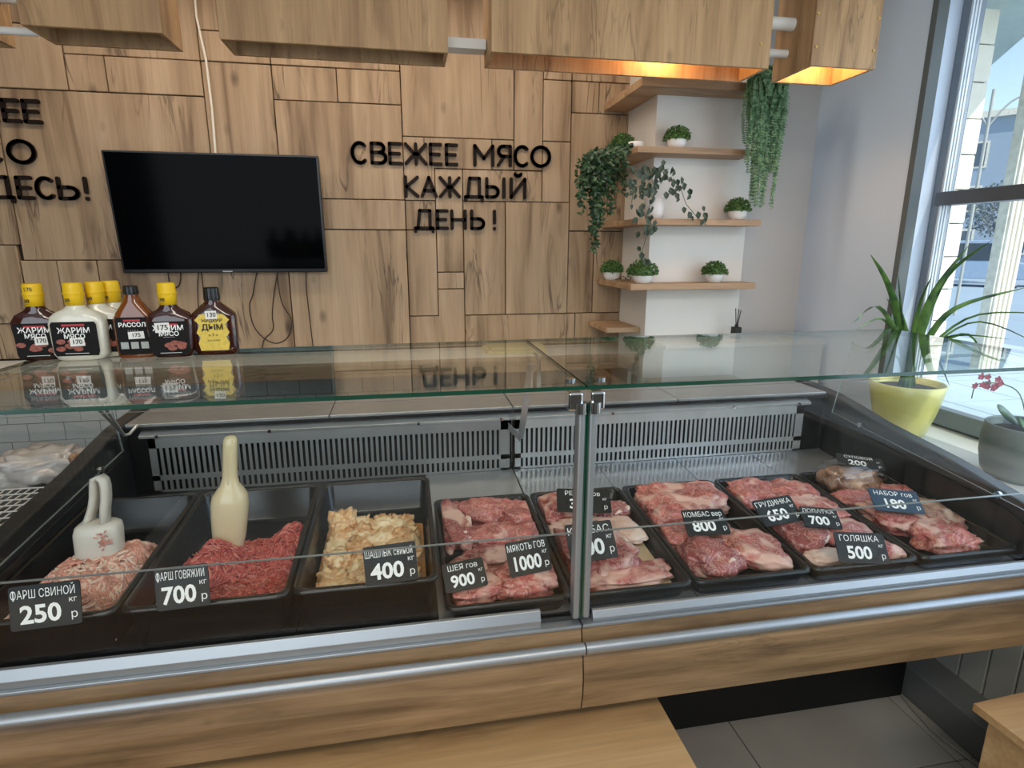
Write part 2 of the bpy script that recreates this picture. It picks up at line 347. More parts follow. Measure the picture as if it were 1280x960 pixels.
wb = struct('wall_back', MB().box(-3.0, 1.2, 2.905, 3.0, 0, 2.6), m_dark)
PANELS = {'a': [-1.733, -1.327, 2.103, 2.343], 'b': [-1.327, -1.179, 2.103, 2.242], 'c': [-1.179, -0.81, 2.103, 2.242], 'd': [-0.81, -0.529, 1.693, 2.242], 'e': [-0.529, -0.259, 2.103, 2.242], 'f': [-0.259, 0.017, 2.103, 2.242], 'g1': [-0.529, 0.017, 1.693, 2.103], 'h': [0.017, 0.536, 1.972, 2.34], 'h2': [0.017, 0.536, 2.34, 2.6], 'i': [0.536, 0.675, 1.837, 2.6], 'i2': [0.675, 0.814, 2.242, 2.6], 'j': [0.814, 1.105, 2.242, 2.6], 'k': [0.675, 0.814, 1.972, 2.242], 'k2': [0.814, 0.949, 2.103, 2.242], 'l': [0.949, 1.105, 2.103, 2.242], 'm': [0.814, 1.105, 1.558, 2.103], 'n': [0.675, 0.814, 1.693, 1.972], 'o': [0.289, 0.675, 1.693, 1.837], 'p': [0.159, 0.289, 1.36, 1.837], 'q': [0.159, 0.289, 1.279, 1.36], 's': [0.429, 0.536, 1.837, 1.972], 'u': [-0.529, 0.017, 1.558, 1.693], 'u2': [0.017, 0.159, 1.558, 1.693], 'v': [0.017, 0.159, 1.149, 1.558], 'w1': [0.289, 0.494, 1.149, 1.693], 'w2': [0.494, 0.814, 1.149, 1.693], 'x': [0.814, 0.949, 1.149, 1.558], 'y': [0.949, 1.105, 1.149, 1.558], 'z1': [0.289, 0.859, 0.992, 1.149], 'z2': [0.859, 1.105, 0.992, 1.149], 'A': [-0.529, 0.017, 0.992, 1.558], 'B': [-0.906, -0.529, 0.992, 1.421], 'B2': [-0.81, -0.529, 1.421, 1.693], 'D': [-1.327, -0.906, 0.992, 1.421], 'E': [-1.484, -1.327, 0.992, 1.421], 'F': [-1.624, -1.484, 0.992, 1.421], 'G': [-1.609, -0.81, 1.421, 2.103], 'H': [-2.05, -1.609, 1.485, 2.103], 'I': [-2.05, -1.624, 1.149, 1.485], 'J': [-2.05, -1.624, 0.992, 1.149], 'K': [-1.327, -0.81, 2.242, 2.6], 'a2': [-2.05, -1.327, 2.343, 2.6], 'a3': [-2.05, -1.733, 2.103, 2.343], 'K2': [-0.81, -0.529, 2.242, 2.36], 'K2b': [-0.81, -0.529, 2.36, 2.6], 'K3': [-0.529, 0.017, 2.242, 2.6],
          'L1': [-3.0, -2.05, 1.9, 2.6], 'L2': [-3.0, -2.5, .992, 1.9], 'L3': [-2.5, -2.05, .992, 1.9]}
LSHAPES = [[(0.159, 0.429, 1.837, 1.972), (0.017, 0.159, 1.693, 1.972)], [(0.159, 0.289, 1.149, 1.279), (0.017, 0.289, 0.992, 1.149)]]
g = .0020
pr = random.Random(3)
for k, (a, b, c, d) in PANELS.items():
    y = 2.884+pr.uniform(-.003, .003)
    build('wall_panel', MB().box(a+g, b-g, y, 2.905, c+g, d-g), m_wall, wb, bevel=.002, seg=1)
for grp in LSHAPES:
    (a, b, c, d), (a2, b2, c2, d2) = grp
    y = 2.885
    if d2 == d:   # upper row plus deeper left block
        poly = [(a2+g, c2+g), (b2-g, c2+g), (b2-g, c+g), (b-g, c+g), (b-g, d-g), (a2+g, d-g)]
    else:
        poly = [(a2+g, c2+g), (b2-g, c2+g), (b2-g, d-g), (a+g, d-g), (a+g, d2-g), (a2+g, d2-g)]
    build('wall_panel', MB().prism(poly, lambda p, t: (p[0], t, p[1]), 2.905, y), m_wall, wb)
# lower back wall: white tiles behind the staff side
tp = []
for r_ in range(6):
    for c_ in range(30):
        x0 = -3+c_*.15+(.075 if r_ % 2 else 0); z0 = .35+r_*.085
        if x0+.15 > 1.1: continue
        tp.append((x0, z0))
for x0, z0 in tp:
    build('wall_tile', MB().box(x0+.0015, x0+.1485, 2.895, 2.905, z0+.0015, z0+.0835), m_tile, wb)

# white column with wrap-round shelves, grey return wall, right wall
struct('wall_column', MB().box(1.10, 1.57, 2.55, 3.0, 0, 2.6), m_white)
struct('wall_back_right', MB().box(1.57, 1.918, 2.60, 3.0, 0, 2.6), m_greywall)
wr = struct('wall_right', MB().box(1.918, 2.14, 2.04, 3.0, 0, 2.6).box(1.918, 2.14, -2.6, 2.04, 2.42, 2.6).box(1.918, 2.14, -2.6, -1.4, 0, 2.42), m_whitecool)
tr1 = struct('trim_1', MB().box(1.914, 1.96, 2.012, 2.038, .79, 2.42), plain('grey_window_seal', srgb(92, 98, 98), .7))
# box under the window sill
wu = struct('wall_right_lower', MB().box(1.745, 2.14, -1.4, 2.6, 0, .76), m_dark)
y = 2.6-.084
while y > -1.2:
    build('cladding_board', MB().box(1.73, 1.745, y+.003, y+.081, .112, .758), m_clad, wu, bevel=.002, seg=1); y -= .084
struct('trim_2', MB().box(1.61, 1.744, -1.4, 2.6, .0, .115), m_plinth, bevel=.006)
sill = struct('trim_3', MB().box(1.69, 2.08, -1.4, 2.035, .762, .79), m_cworktop, bevel=.003)

# window_1: frame, mullion, panes
wf = plain('blue_grey_window_frame', srgb(118, 128, 138), .35, noise_amt=.03)
win = tag(build('window_1', MB().box(2.075, 2.10, -1.4, 2.04, .79, .80), wf), kind='structure')
fm = MB().box(2.04, 2.10, 2.005, 2.037, .80, 2.42).box(2.05, 2.10, -1.4, 2.005, .80, .865).box(2.05, 2.10, -1.4, 2.005, 2.37, 2.42)
build('window_frame', fm, wf, win, bevel=.003)
bm_ = MB()
for xx in (2.047, 2.060, 2.073): bm_.box(xx-.0035, xx+.0035, 1.997, 2.005, .865, 2.37)
build('glazing_bead', bm_, plain('white_bead', srgb(214, 224, 230), .4), win)
build('transom', MB().box(2.035, 2.10, -1.4, 2.02, 1.638, 1.688), plain('dark_grey_transom', srgb(84, 90, 98), .4), win, bevel=.003)
build('window_pane', MB().box(2.084, 2.090, -1.4, 2.003, .865, 1.638), m_glassf, win)
build('window_pane', MB().box(2.084, 2.090, -1.4, 2.003, 1.688, 2.37), m_glassf, win)

# ------------------------------------------------------------------ lettering on the wall
def arc(cx, cy, rx, ry, a0, a1, n=16): return [(cx+rx*math.cos(R(a0+(a1-a0)*i/n)), cy+ry*math.sin(R(a0+(a1-a0)*i/n))) for i in range(n+1)]
GL = {
 'С': [arc(.52, .5, .52, .5, 48, 312, 18)], 'О': [arc(.5, .5, .5, .5, 0, 360, 26)],
 'В': [[(0, 0), (0, 1), (.5, 1)]+arc(.55, .77, .33, .23, 90, -90, 8)+[(0, .54)], [(.55, .54)]+arc(.6, .27, .4, .27, 90, -90, 8)+[(0, 0)]],
 'Е': [[(1, 1), (0, 1), (0, 0), (1, 0)], [(0, .5), (.85, .5)]],
 'Ж': [[(.5, 0), (.5, 1)], [(0, 1), (.42, .5), (0, 0)], [(1, 1), (.58, .5), (1, 0)], [(.42, .5), (.58, .5)]],
 'М': [[(0, 0), (0, 1), (.5, .35), (1, 1), (1, 0)]],
 'Я': [[(1, 0), (1, 1), (.45, 1)]+arc(.4, .74, .38, .26, 90, 270, 8)+[(1, .48)], [(.5, .48), (0, 0)]],
 'К': [[(0, 0), (0, 1)], [(1, 1), (.08, .5), (1, 0)]],
 'А': [[(0, 0), (.5, 1), (1, 0)], [(.18, .3), (.82, .3)]],
 'Д': [[(.0, -.2), (.0, 0), (1, 0), (1, -.2)], [(.14, 0), (.26, 1), (.84, 1), (.84, 0)]],
 'Ы': [[(0, 1), (0, 0), (.35, 0)]+arc(.36, .28, .3, .28, -90, 90, 8)+[(0, .56)], [(1, 0), (1, 1)]],
 'Й': [[(0, 1), (0, 0), (1, 1), (1, 0)], arc(.5, 1.32, .22, .14, 200, 340, 8)],
 'Н': [[(0, 0), (0, 1)], [(1, 0), (1, 1)], [(0, .5), (1, .5)]],
 'Ь': [[(0, 1), (0, 0), (.55, 0)]+arc(.55, .28, .45, .28, -90, 90, 8)+[(0, .56)]],
 'З': [[(0, .9)]+arc(.4, .76, .4, .24, 120, -90, 8)+arc(.45, .26, .5, .26, 90, -130, 8)],
 '!': [[(.5, 1), (.5, .34)], [(.5, .02), (.5, .0)]],
}
def stroke(mb, pts, r, ypos, th):
    for (a, b) in zip(pts[:-1], pts[1:]):
        a = Vector(a); b = Vector(b); d = b-a
        d = d.normalized() if d.length > 1e-6 else Vector((1, 0)); an = math.atan2(d.y, d.x)
        poly = [(b.x+r*math.cos(an+t), b.y+r*math.sin(an+t)) for t in [(-PI/2+PI*i/6) for i in range(7)]]+[(a.x+r*math.cos(an+t), a.y+r*math.sin(an+t)) for t in [(PI/2+PI*i/6) for i in range(7)]]
        mb.prism(poly, lambda p, t: (p[0], t, p[1]), ypos, ypos-th)
SIGN1 = [('С', -0.217, -0.138, 1.844, 1.944), ('В', -0.131, -0.054, 1.845, 1.944), ('Е', -0.051, 0.015, 1.845, 1.945), ('Ж', 0.021, 0.128, 1.846, 1.946), ('Е', 0.134, 0.196, 1.847, 1.947), ('Е', 0.207, 0.27, 1.847, 1.947), ('М', 0.34, 0.44, 1.848, 1.948), ('Я', 0.451, 0.524, 1.849, 1.949), ('С', 0.532, 0.613, 1.849, 1.95), ('О', 0.613, 0.715, 1.85, 1.951), ('К', 0.015, 0.085, 1.703, 1.802), ('А', 0.09, 0.17, 1.704, 1.802), ('Ж', 0.175, 0.279, 1.704, 1.803), ('Д', 0.293, 0.388, 1.704, 1.803), ('Ы', 0.395, 0.493, 1.705, 1.803), ('Й', 0.513, 0.595, 1.705, 1.804), ('Д', 0.054, 0.151, 1.559, 1.654), ('Е', 0.158, 0.219, 1.559, 1.654), ('Н', 0.226, 0.305, 1.559, 1.654), ('Ь', 0.321, 0.394, 1.559, 1.655), ('!', 0.43, 0.448, 1.558, 1.655)]
SIGN2 = [('С', -1.93, -1.85, 1.97, 2.063), ('В', -1.84, -1.78, 1.97, 2.063), ('Е', -1.77, -1.71, 1.97, 2.063), ('Ж', -1.70, -1.595, 1.97, 2.063), ('Е', -1.581, -1.512, 1.97, 2.063), ('Е', -1.506, -1.437, 1.969, 2.063), ('М', -1.90, -1.81, 1.809, 1.907), ('Я', -1.8, -1.721, 1.809, 1.907), ('С', -1.692, -1.60, 1.81, 1.909), ('О', -1.59, -1.482, 1.81, 1.909), ('З', -1.77, -1.70, 1.671, 1.766), ('Д', -1.68, -1.59, 1.671, 1.766), ('Е', -1.58, -1.515, 1.67, 1.766), ('С', -1.51, -1.431, 1.67, 1.766), ('Ь', -1.427, -1.343, 1.67, 1.766), ('!', -1.33, -1.305, 1.669, 1.767)]
def sign(lst, base, label):
    s = thing('wall_lettering', label, 'sign', base)
    for ch, x0, x1, z0, z1 in lst:
        r = .0077; x0 += r; x1 -= r; z0 += r; z1 -= r; mb = MB()
        for st in GL[ch]:
            stroke(mb, [(x0+(x1-x0)*p[0], z0+(z1-z0)*p[1]) for p in st], r, 2.8805, .010)
        build('letter', mb, m_letter, s)
sign(SIGN1, (.25, 2.88, 1.55), 'black Cyrillic lettering on the wood wall right of the television, three lines')
sign(SIGN2, (-1.6, 2.88, 1.67), 'black Cyrillic lettering on the wood wall cut off at the far left')

# ------------------------------------------------------------------ television
tv = thing('television', 'black flat screen television hung on the wood wall', 'television', (-.78, 2.85, 1.37))
# slightly tilted forward at the top
def TVp(x, z, d):   # local panel coordinates -> world
    yb, yt = 2.852, 2.815
    f = (z-1.365)/.5; return (x, yb+(yt-yb)*f-d, z+0.0)
def tvbox(x0, x1, z0, z1, d0, d1, m=0):
    mb = MB(); vs = [TVp(x, z, d) for d in (d0, d1) for z in (z0, z1) for x in (x0, x1)]
    return mb.add(vs, [(0, 1, 3, 2), (4, 6, 7, 5), (0, 4, 5, 1), (2, 3, 7, 6), (0, 2, 6, 4), (1, 5, 7, 3)], m)
build('housing', tvbox(-1.208, -.350, 1.366, 1.867, -.02, .012), m_tvframe, tv, bevel=.004)
build('screen', tvbox(-1.199, -.359, 1.382, 1.859, .012, .0135), m_screen, tv)
build('wall_bracket', MB().box(-.9, -.65, 2.83, 2.878, 1.5, 1.75), m_tvframe, tv)
build('badge_strip', tvbox(-.80, -.76, 1.369, 1.374, .0125, .0145), m_steeld, tv)
cb = MB().tube([(-.797, 2.862, 2.59), (-.80, 2.864, 2.40), (-.782, 2.866, 2.242), (-.78, 2.868, 2.05), (-.784, 2.862, 1.86)], .005, 8)
tag(build('white_cable', cb, m_cablew, base=(-.78, 2.86, 1.86)), 'white cable running down the wall from the ceiling to the television', 'cable')
def cable(pts, label, name='black_cable'):
    P = [Vector(p) for p in pts]; out = []
    for i in range(len(P)-1):
        p0, p1, p2, p3 = P[max(i-1, 0)], P[i], P[i+1], P[min(i+2, len(P)-1)]
        for k in range(6):
            t = k/6; out.append(.5*((2*p1)+(p2-p0)*t+(2*p0-5*p1+4*p2-p3)*t*t+(3*p1-p0-3*p2+p3)*t**3))
    out.append(P[-1])
    tag(build(name, MB().tube(out, .0027, 6), m_cable, base=pts[-1]), label, 'cable')
cable([(-0.64, 2.868, 1.39), (-0.665, 2.87, 1.36), (-0.691, 2.87, 1.265), (-0.71, 2.87, 1.214), (-0.704, 2.87, 1.129), (-0.668, 2.87, 1.067), (-0.61, 2.87, 1.035), (-0.553, 2.87, 1.065), (-0.532, 2.87, 1.144), (-0.568, 2.87, 1.227), (-0.578, 2.87, 1.359)], 'black cable hanging in a wide loop below the television')
cable([(-0.571, 2.874, 1.38), (-0.6, 2.874, 1.264), (-0.616, 2.874, 1.164), (-0.618, 2.874, 1.1), (-0.662, 2.874, 1.052), (-0.678, 2.874, 0.995)], 'black cable dropping below the television, crossing the looped cable')
cable([(-0.447, 2.87, 1.40), (-0.453, 2.87, 1.292), (-0.45, 2.87, 1.18), (-0.444, 2.87, 1.019), (-0.444, 2.87, 0.99)], 'black cable hanging straight below the right end of the television')
cable([(-1.039, 2.87, 1.39), (-1.039, 2.87, 1.28), (-1.045, 2.87, 1.15), (-1.03, 2.87, 0.99)], 'black cable hanging behind the yellow capped bottle nearest the television')
cable([(-0.986, 2.874, 1.39), (-0.998, 2.874, 1.316), (-1.035, 2.876, 1.288), (-1.069, 2.874, 1.256), (-1.091, 2.87, 1.209), (-1.10, 2.87, 1.0)], 'black cable curving left behind the brine bottle below the television')
cable([(-0.906, 2.87, 1.39), (-0.924, 2.87, 1.297), (-0.932, 2.87, 1.15), (-.93, 2.87, .99)], 'thin black cable hanging behind the black capped liquid smoke bottle')

# ------------------------------------------------------------------ wooden lamp boxes
def lampbox(label, x0, x1, y0, y1, z0, lit=None, z1=2.57, screws=False):
    t = thing('wooden_lamp_box', label, 'pendant lamp', ((x0+x1)/2, (y0+y1)/2, z0), 'wooden lamp boxes hung in a row')
    w = .012
    build('front_board', MB().box(x0, x1, y0, y0+w, z0, z1), m_box, t, bevel=.0012, seg=1)
    build('back_board', MB().box(x0, x1, y1-w, y1, z0, z1), m_box, t, bevel=.0012, seg=1)
    build('side_board', MB().box(x0, x0+w, y0+w, y1-w, z0, z1), m_box, t, bevel=.0008, seg=1)
    build('side_board', MB().box(x1-w, x1, y0+w, y1-w, z0, z1), m_box, t, bevel=.0008, seg=1)
    build('top_board', MB().box(x0+w, x1-w, y0+w, y1-w, z1-.012, z1), m_box, t)
    build('hanging_rod', MB().cyl(((x0+x1)/2, (y0+y1)/2, (z1+2.6)/2), (0, 0, 1), .006, 2.6-z1), m_steeld, t)
    if screws:
        for x, z in screws:
            build('screw_cap', MB().cyl((x, y0-.0012, z), (0, 1, 0), .0042, .003, 14), m_yellowcap, t)
    if lit:
        for x in lit:
            h = build('lamp_holder', MB().lathe([(.0, .16), (.02, .16), (.022, .10), (.018, .09), (0, .09)], (x, (y0+y1)/2, z0+.1), 16), m_cablew, t)
            build('bulb', MB().lathe([(.0, .0), (.016, .006), (.028, .026), (.03, .045), (.022, .07), (.013, .09), (0, .09)], (x, (y0+y1)/2, z0+.1), 18), emit('warm_bulb', (1, .55, .22, 1), 14), h)
            l = bpy.data.lights.new('lamp_light', 'POINT'); l.energy = 2.3; l.color = (1, .56, .24); l.shadow_soft_size = .03
            lo = bpy.data.objects.new('lamp_light', l); C.objects.link(lo); lo.location = (x, (y0+y1)/2-.0, z0+.075)
    return t
m_yellowcap = plain('brass_screw_cap', srgb(200, 160, 84), .4)
lampbox('oak lamp box at the far left edge, only its right corner showing', -1.50, -1.075, 1.92, 2.08, 2.035)
lampbox('oak lamp box above the television, unlit with an open bottom', -.972, -.628, 1.915, 2.078, 2.05)
lampbox('long unlit oak lamp box over the words on the wall, right of the cable', -.486, .157, 1.935, 2.085, 2.05)
lampbox('long lit oak lamp box in the middle glowing orange underneath', .284, 1.2, 1.90, 2.072, 2.05, lit=(.88,), screws=[(1.165, 2.12), (1.17, 2.32)])
lampbox('narrow lit oak lamp box on the right, in front of the white wall', 1.312, 1.55, 1.845, 2.053, 2.05, lit=(1.43,), screws=[(1.325, 2.105), (1.535, 2.105), (1.32, 2.2), (1.54, 2.2)])
def rod(x, y, z, rr, ln, label):
    tag(build('white_connecting_tube', MB().cyl((x, y, z), (1, 0, 0), rr, ln, 20), m_white, base=(x, y, z)), label, 'tube')
rod(1.256, 1.96, 2.205, .020, .112, 'upper white tube joining the two rightmost lamp boxes')
rod(1.256, 1.98, 2.122, .013, .112, 'lower white tube joining the two rightmost lamp boxes')
rod(-1.025, 2.03, 2.155, .020, .10, 'large white tube at the top left picture corner beside a lamp box')
rod(-1.02, 1.99, 2.055, .010, .10, 'small white tube at the left picture edge beside a lamp box')
tag(build('white_connector_block', MB().box(.16, .282, 2.0, 2.06, 2.085, 2.115), m_white, base=(.22, 2.03, 2.085), bevel=.002), 'white strip light bridging the gap between the two long lamp boxes', 'light')

# ------------------------------------------------------------------ display cases (two joined sections)
SX = .335; LX = -.83; RX = 1.50
s_ = .06
def zdeck(y): return .708+s_*(y-1.1)
def yzprism(mb, prof, x0, x1, m=0, smooth=False): return mb.prism(prof, lambda p, t: (t, p[0], p[1]), x0, x1, m, smooth)
def case(x0, x1, left):
    e = .003
    a = x0 if left else SX+.0015; b = SX-.0015 if left else x1
    dp_mat = plain('polished_deck_steel', srgb(176, 178, 182), .16, metal=.6, noise_amt=.06) if not left else m_steeld
    c = thing('refrigerated_display_case', 'left section of the glass meat display counter, holding mince and marinated meat' if left else 'right section of the glass meat display counter, reaching to the window', 'display case', ((a+b)/2, 1.5, 0), 'joined display cases')
    # body
    build('body', MB().box(a, b, 1.06, 1.98, .50, .70), m_deckblk, c)
    build('kick_plate', MB().box(a, b+(0 if left else .104), 1.41, 1.98, 0, .50), m_kick, c)
    # curved wood front
    prof = [(1.045, .50), (1.022, .503), (1.004, .52), (.995, .56), (.994, .60), (1.0, .64), (1.008, .665), (1.014, .69), (1.018, .708), (1.045, .708)]
    build('front_panel', yzprism(MB(), prof, a, b, smooth=False), m_front, c, weld=True)
    # round bumper rail
    rail = MB(); ra = a; rb_ = b
    rail.tube([(ra, .992, .676), (rb_, .992, .676)], .0125, 16); build('bumper_rail', rail, m_alu, c)
    build('lower_trim', MB().box(a, b, 1.012, 1.046, .708, .716), m_alu, c, bevel=.002)
    if left:
        build('front_rail', yzprism(MB(), [(1.020, .716), (1.018, .732), (1.026, .752), (1.034, .752), (1.034, .716)], a, .248), m_alu, c, bevel=.001)
    else:
        build('front_rail', yzprism(MB(), [(1.020, .716), (1.018, .724), (1.026, .738), (1.034, .738), (1.034, .716)], .36, b), m_alu, c, bevel=.001)
    build('glass_channel', MB().box(a, b, 1.034, 1.05, .716, .726), m_blackplastic, c)
    # deck: front black pan then plates
    n = 4; w = (b-a)/n
    for i in range(n):
        xa = a+i*w+.001; xb = a+(i+1)*w-.001
        dp = [(1.052, zdeck(1.052)-.012), (1.812, zdeck(1.812)-.012), (1.812, zdeck(1.812)), (1.052, zdeck(1.052))]
        build('deck_plate', yzprism(MB(), dp, xa, xb), m_deckblk if (left and i < 3) else dp_mat, c)
    build('front_lip', yzprism(MB(), [(1.05, .70), (1.05, .722), (1.056, .722), (1.064, .71), (1.064, .70)], a, b), m_blackplastic, c)
    # perforated back grille
    ga, gb = (LX+.06, SX-.012) if left else (SX+.006, RX-.09)
    gm = MB(); z = [(.752, .7585), (.790, .806), (.893, .926)]
    for z0, z1 in z: gm.box(ga, gb, 1.805, 1.809, z0, z1)
    x = ga
    gm.box(ga, ga+.02, 1.805, 1.809, .752, .926); gm.box(gb-.03, gb, 1.805, 1.809, .752, .926)
    x = ga+.02
    while x < gb-.03:
        gm.box(x+.0082, x+.0166, 1.8055, 1.8085, .7585, .790); gm.box(x+.0082, x+.0166, 1.8055, 1.8085, .806, .893); x += .0166
    gr = build('slotted_air_grille', gm, m_steeld if left else m_steel, c); gr['kind'] = 'stuff'
    build('duct_back', MB().box(a, b, 1.826, 1.835, .74, .945), m_kick, c)
    build('grille_ledge', yzprism(MB(), [(1.800, .926), (1.796, .934), (1.832, .948), (1.832, .926)], ga-.02, gb+.02), m_steel, c)
    for xx in (ga+.03, (ga+gb)/2-.2, (ga+gb)/2+.25, gb-.03):
        build('bolt', MB().cyl((xx, 1.794, .932), (0, 1, 0), .005, .006, 10), m_chrome, c)
    # rear worktop plates
    for i in range(2):
        wa = a+(b-a)*i/2+.0012; wb_ = a+(b-a)*(i+1)/2-.0012
        build('rear_worktop', MB().box(wa, wb_, 1.812, 2.0, .958, .968), m_steeld, c, bevel=.002)
    build('worktop_edge', MB().box(a, b, 1.806, 1.82, .949, .958), m_blackplastic, c)
    # moulded end panel
    prof = [(1.03, .50), (1.03, .80), (1.05, .835), (1.089, .857), (1.30, .896), (1.558, .926), (1.70, .952), (1.80, .967), (2.0, .978), (2.0, .50)]
    xa, xb = (a-.045, LX) if left else (RX, b+.045)
    ep = build('end_panel', yzprism(MB(), prof, xa, xb), m_endpanel, c, bevel=.006, seg=3, weld=True)
    # raised inner moulding
    ip = [(1.06, .72), (1.06, .80), (1.12, .828), (1.76, .882), (1.80, .882), (1.80, .74)]
    xi = LX if left else RX-.006
    build('inner_moulding', yzprism(MB(), ip, xi, xi+.006), m_blackplastic, c, bevel=.002)
    # end glass
    xg = LX+.009 if left else RX-.014
    gm = MB(); gp = [(1.045, .845), (1.76, .906), (1.70, 1.214), (1.045, 1.214)]
    yzprism(gm, gp, xg, xg+.005); gm.m = [0, 0]+[1]*4
    build('end_glass', gm, [m_glassf, m_gedgel], c)
    for yy in (1.14, 1.62):
        build('glass_fixing', MB().cyl((xg+(.008 if left else -.004), yy, .853+(yy-1.045)*.085), (1, 0, 0), .009, .008, 12), m_chrome, c)
    # front glass, lower and upper leaf
    ga, gb = (LX+.02, SX-.017) if left else (SX+.017, RX-.02)
    m1 = MB().box(ga, gb, 1.0385, 1.0425, .726, .912); m1.m = [0, 1, 0, 0, 1, 1]
    m1.m = [1, 1, 0, 0, 1, 1]
    build('front_glass', m1, [m_glassf, m_gedgel], c)
    m2 = MB().box(ga, gb, 1.0385, 1.0425, .914, 1.208); m2.m = [1, 1, 0, 0, 1, 1]
    build('front_glass', m2, [m_glassf, m_gedgel], c)
    # post profile
    px = (SX-.018, SX-.004) if left else (SX+.004, SX+.018)
    build('post', MB().box(px[0], px[1], 1.022, 1.050, .724, 1.188), m_alu, c, bevel=.004, seg=3)
    build('post_gasket', MB().box(*((SX-.004, SX-.0008) if left else (SX+.0008, SX+.004)), 1.026, 1.046, .724, 1.188), m_gedge, c)
    cxp = SX-.022 if left else SX+.022
    cl = build('glass_clamp', MB().box(cxp-.016, cxp+.012, 1.022, 1.056, 1.176, 1.212), m_chrome, c, bevel=.004, seg=2)
    build('clamp_foot', MB().cyl((cxp+(.008 if left else -.008), 1.024, 1.182), (0, 0, 1), .012, .022, 16), m_chrome, cl)
    build('clamp_cap', MB().cyl((cxp-(.008 if left else -.008), 1.046, 1.231), (0, 0, 1), .010, .009, 18), m_chrome, cl)
    # top glass
    if left: q = [(-.868, 1.036), (SX-.0015, 1.036), (SX-.0015, 1.616), (-.868, 1.575)]
    else: q = [(SX+.0015, 1.036), (1.56, 1.036), (1.56, 1.634), (SX+.0015, 1.618)]
    tg = MB().prism(q, lambda p, t: (p[0], p[1], t), 1.214, 1.222)
    tg.m = [0, 0, 1, 1, 1, 1]
    build('top_glass', tg, [m_glasstop, m_gedge], c)
    # struts holding the top glass
    if left:
        for y0 in (0, .03):
            build('strut', MB().tube([(-.70+y0, 1.33, 1.212), (-.80, 1.74, .958), (-.80, 1.77, .952), (-.79, 1.80, .968)], .0042, 8), m_steel, c)
    else:
        st = MB(); A = Vector((.285, 1.31, 1.212)); B = Vector((.352, 1.765, .872)); d = (B-A).normalized()
        X = Vector((1, 0, 0)); X = (X-d*X.dot(d)).normalized(); st.obox((A+B)/2, X*.009, d*(B-A).length/2, X.cross(d)*.0015)
        B2 = Vector((.318, 1.80, .905)); d2 = (B2-B).normalized(); st.obox((B+B2)/2, Vector((0, 0, 1))*.012, d2*(B2-B).length/2, Vector((0, 0, 1)).cross(d2)*.0015)
        build('strut', st, m_steeld, c)
    return c
caseL = case(LX, SX, True); caseR = case(SX, RX, False)

# ------------------------------------------------------------------ trays
def rrect(x0, x1, y0, y1, r, n=4):
    out = []
    for cx, cy, a0 in ((x1-r, y1-r, 0), (x0+r, y1-r, 90), (x0+r, y0+r, 180), (x1-r, y0+r, 270)):
        for i in range(n+1): out.append((cx+r*math.cos(R(a0+90*i/n)), cy+r*math.sin(R(a0+90*i/n))))
    return out
def tray(x0, x1, y0, y1, ztop, depth, mat, label, slope=s_):
    zt = lambda y: ztop+slope*(y-1.1)
    mb = MB()
    rings = [(0, -.007, .022), (0, 0, .022), (.010, 0, .018), (.012, -.004, .018), (.018, -depth+.008, .016), (.026, -depth+.002, .014), (.03, -depth, .012)]
    K = []
    for ins, dz, r in rings: K.append([(x, y, zt(y)+dz) for x, y in rrect(x0+ins, x1-ins, y0+ins, y1-ins, r)])
    n = len(K[0]); vs = [v for k in K for v in k]
    mb.add(vs, [(i*n+j, i*n+(j+1) % n, (i+1)*n+(j+1) % n, (i+1)*n+j) for i in range(len(K)-1) for j in range(n)], 0, True)
    mb.add(K[-1], [tuple(range(n))])
    # outer shell
    K2 = [[(x, y, zt(y)+dz) for x, y in rrect(x0+ins, x1-ins, y0+ins, y1-ins, .018)] for ins, dz in ((0.0, -.007), (.008, -.007), (.016, -depth-.004))]
    vs = [v for k in K2 for v in k]
    mb.add(vs, [(i*n+j, (i+1)*n+j, (i+1)*n+(j+1) % n, i*n+(j+1) % n) for i in range(2) for j in range(n)], 0, True)
    mb.add(K2[-1], [tuple(range(n))[::-1]])
    return tag(build('meat_tray', mb, mat, base=((x0+x1)/2, (y0+y1)/2, zt((y0+y1)/2)-depth)), label, 'tray', 'black food trays in the display case')
tray(-.826, -.563, 1.085, 1.575, .81, .088, m_tray, 'deep black tray of pale pork mince with a white scoop')
tray(-.557, -.252, 1.085, 1.575, .81, .088, m_tray, 'deep black tray of red beef mince with a cream scoop')
tray(-.246, .046, 1.09, 1.575, .81, .088, m_tray, 'deep black tray of yellow marinated meat')
XR = [.054, .330, .611, .909, 1.199, 1.487]
TL = ['shallow black tray of raw meat cuts left of the glass post', 'shallow tray with a beige card behind the glass post', 'shallow black tray of knobbly raw cuts right of the card tray', 'shallow black tray of raw cuts holding three price boards', 'rightmost shallow black tray with bagged meat at its back']
for i in range(5):
    tray(XR[i]+.002, XR[i+1]-.002, 1.062, 1.54, .755, .036, m_trayg, TL[i])
cardbase = (.475, 1.24, .722)
cd = MB().prism([(.362, 1.10), (.582, 1.10), (.582, 1.42), (.362, 1.42)], lambda p, t: (p[0], p[1], .7195+s_*(p[1]-1.1)+t), 0.0005, .003)
tag(build('tray_card', cd, m_paper, base=cardbase), 'beige card sheet lining the tray behind the glass post', 'card')
cd = MB().prism([(.638, 1.25), (.70, 1.25), (.70, 1.50), (.638, 1.50)], lambda p, t: (p[0], p[1], .7195+s_*(p[1]-1.1)+t), 0.0005, .003)
tag(build('tray_card', cd, m_paper, base=(.67, 1.37, .722)), 'beige card strip showing under the knobbly cuts right of the post', 'card')

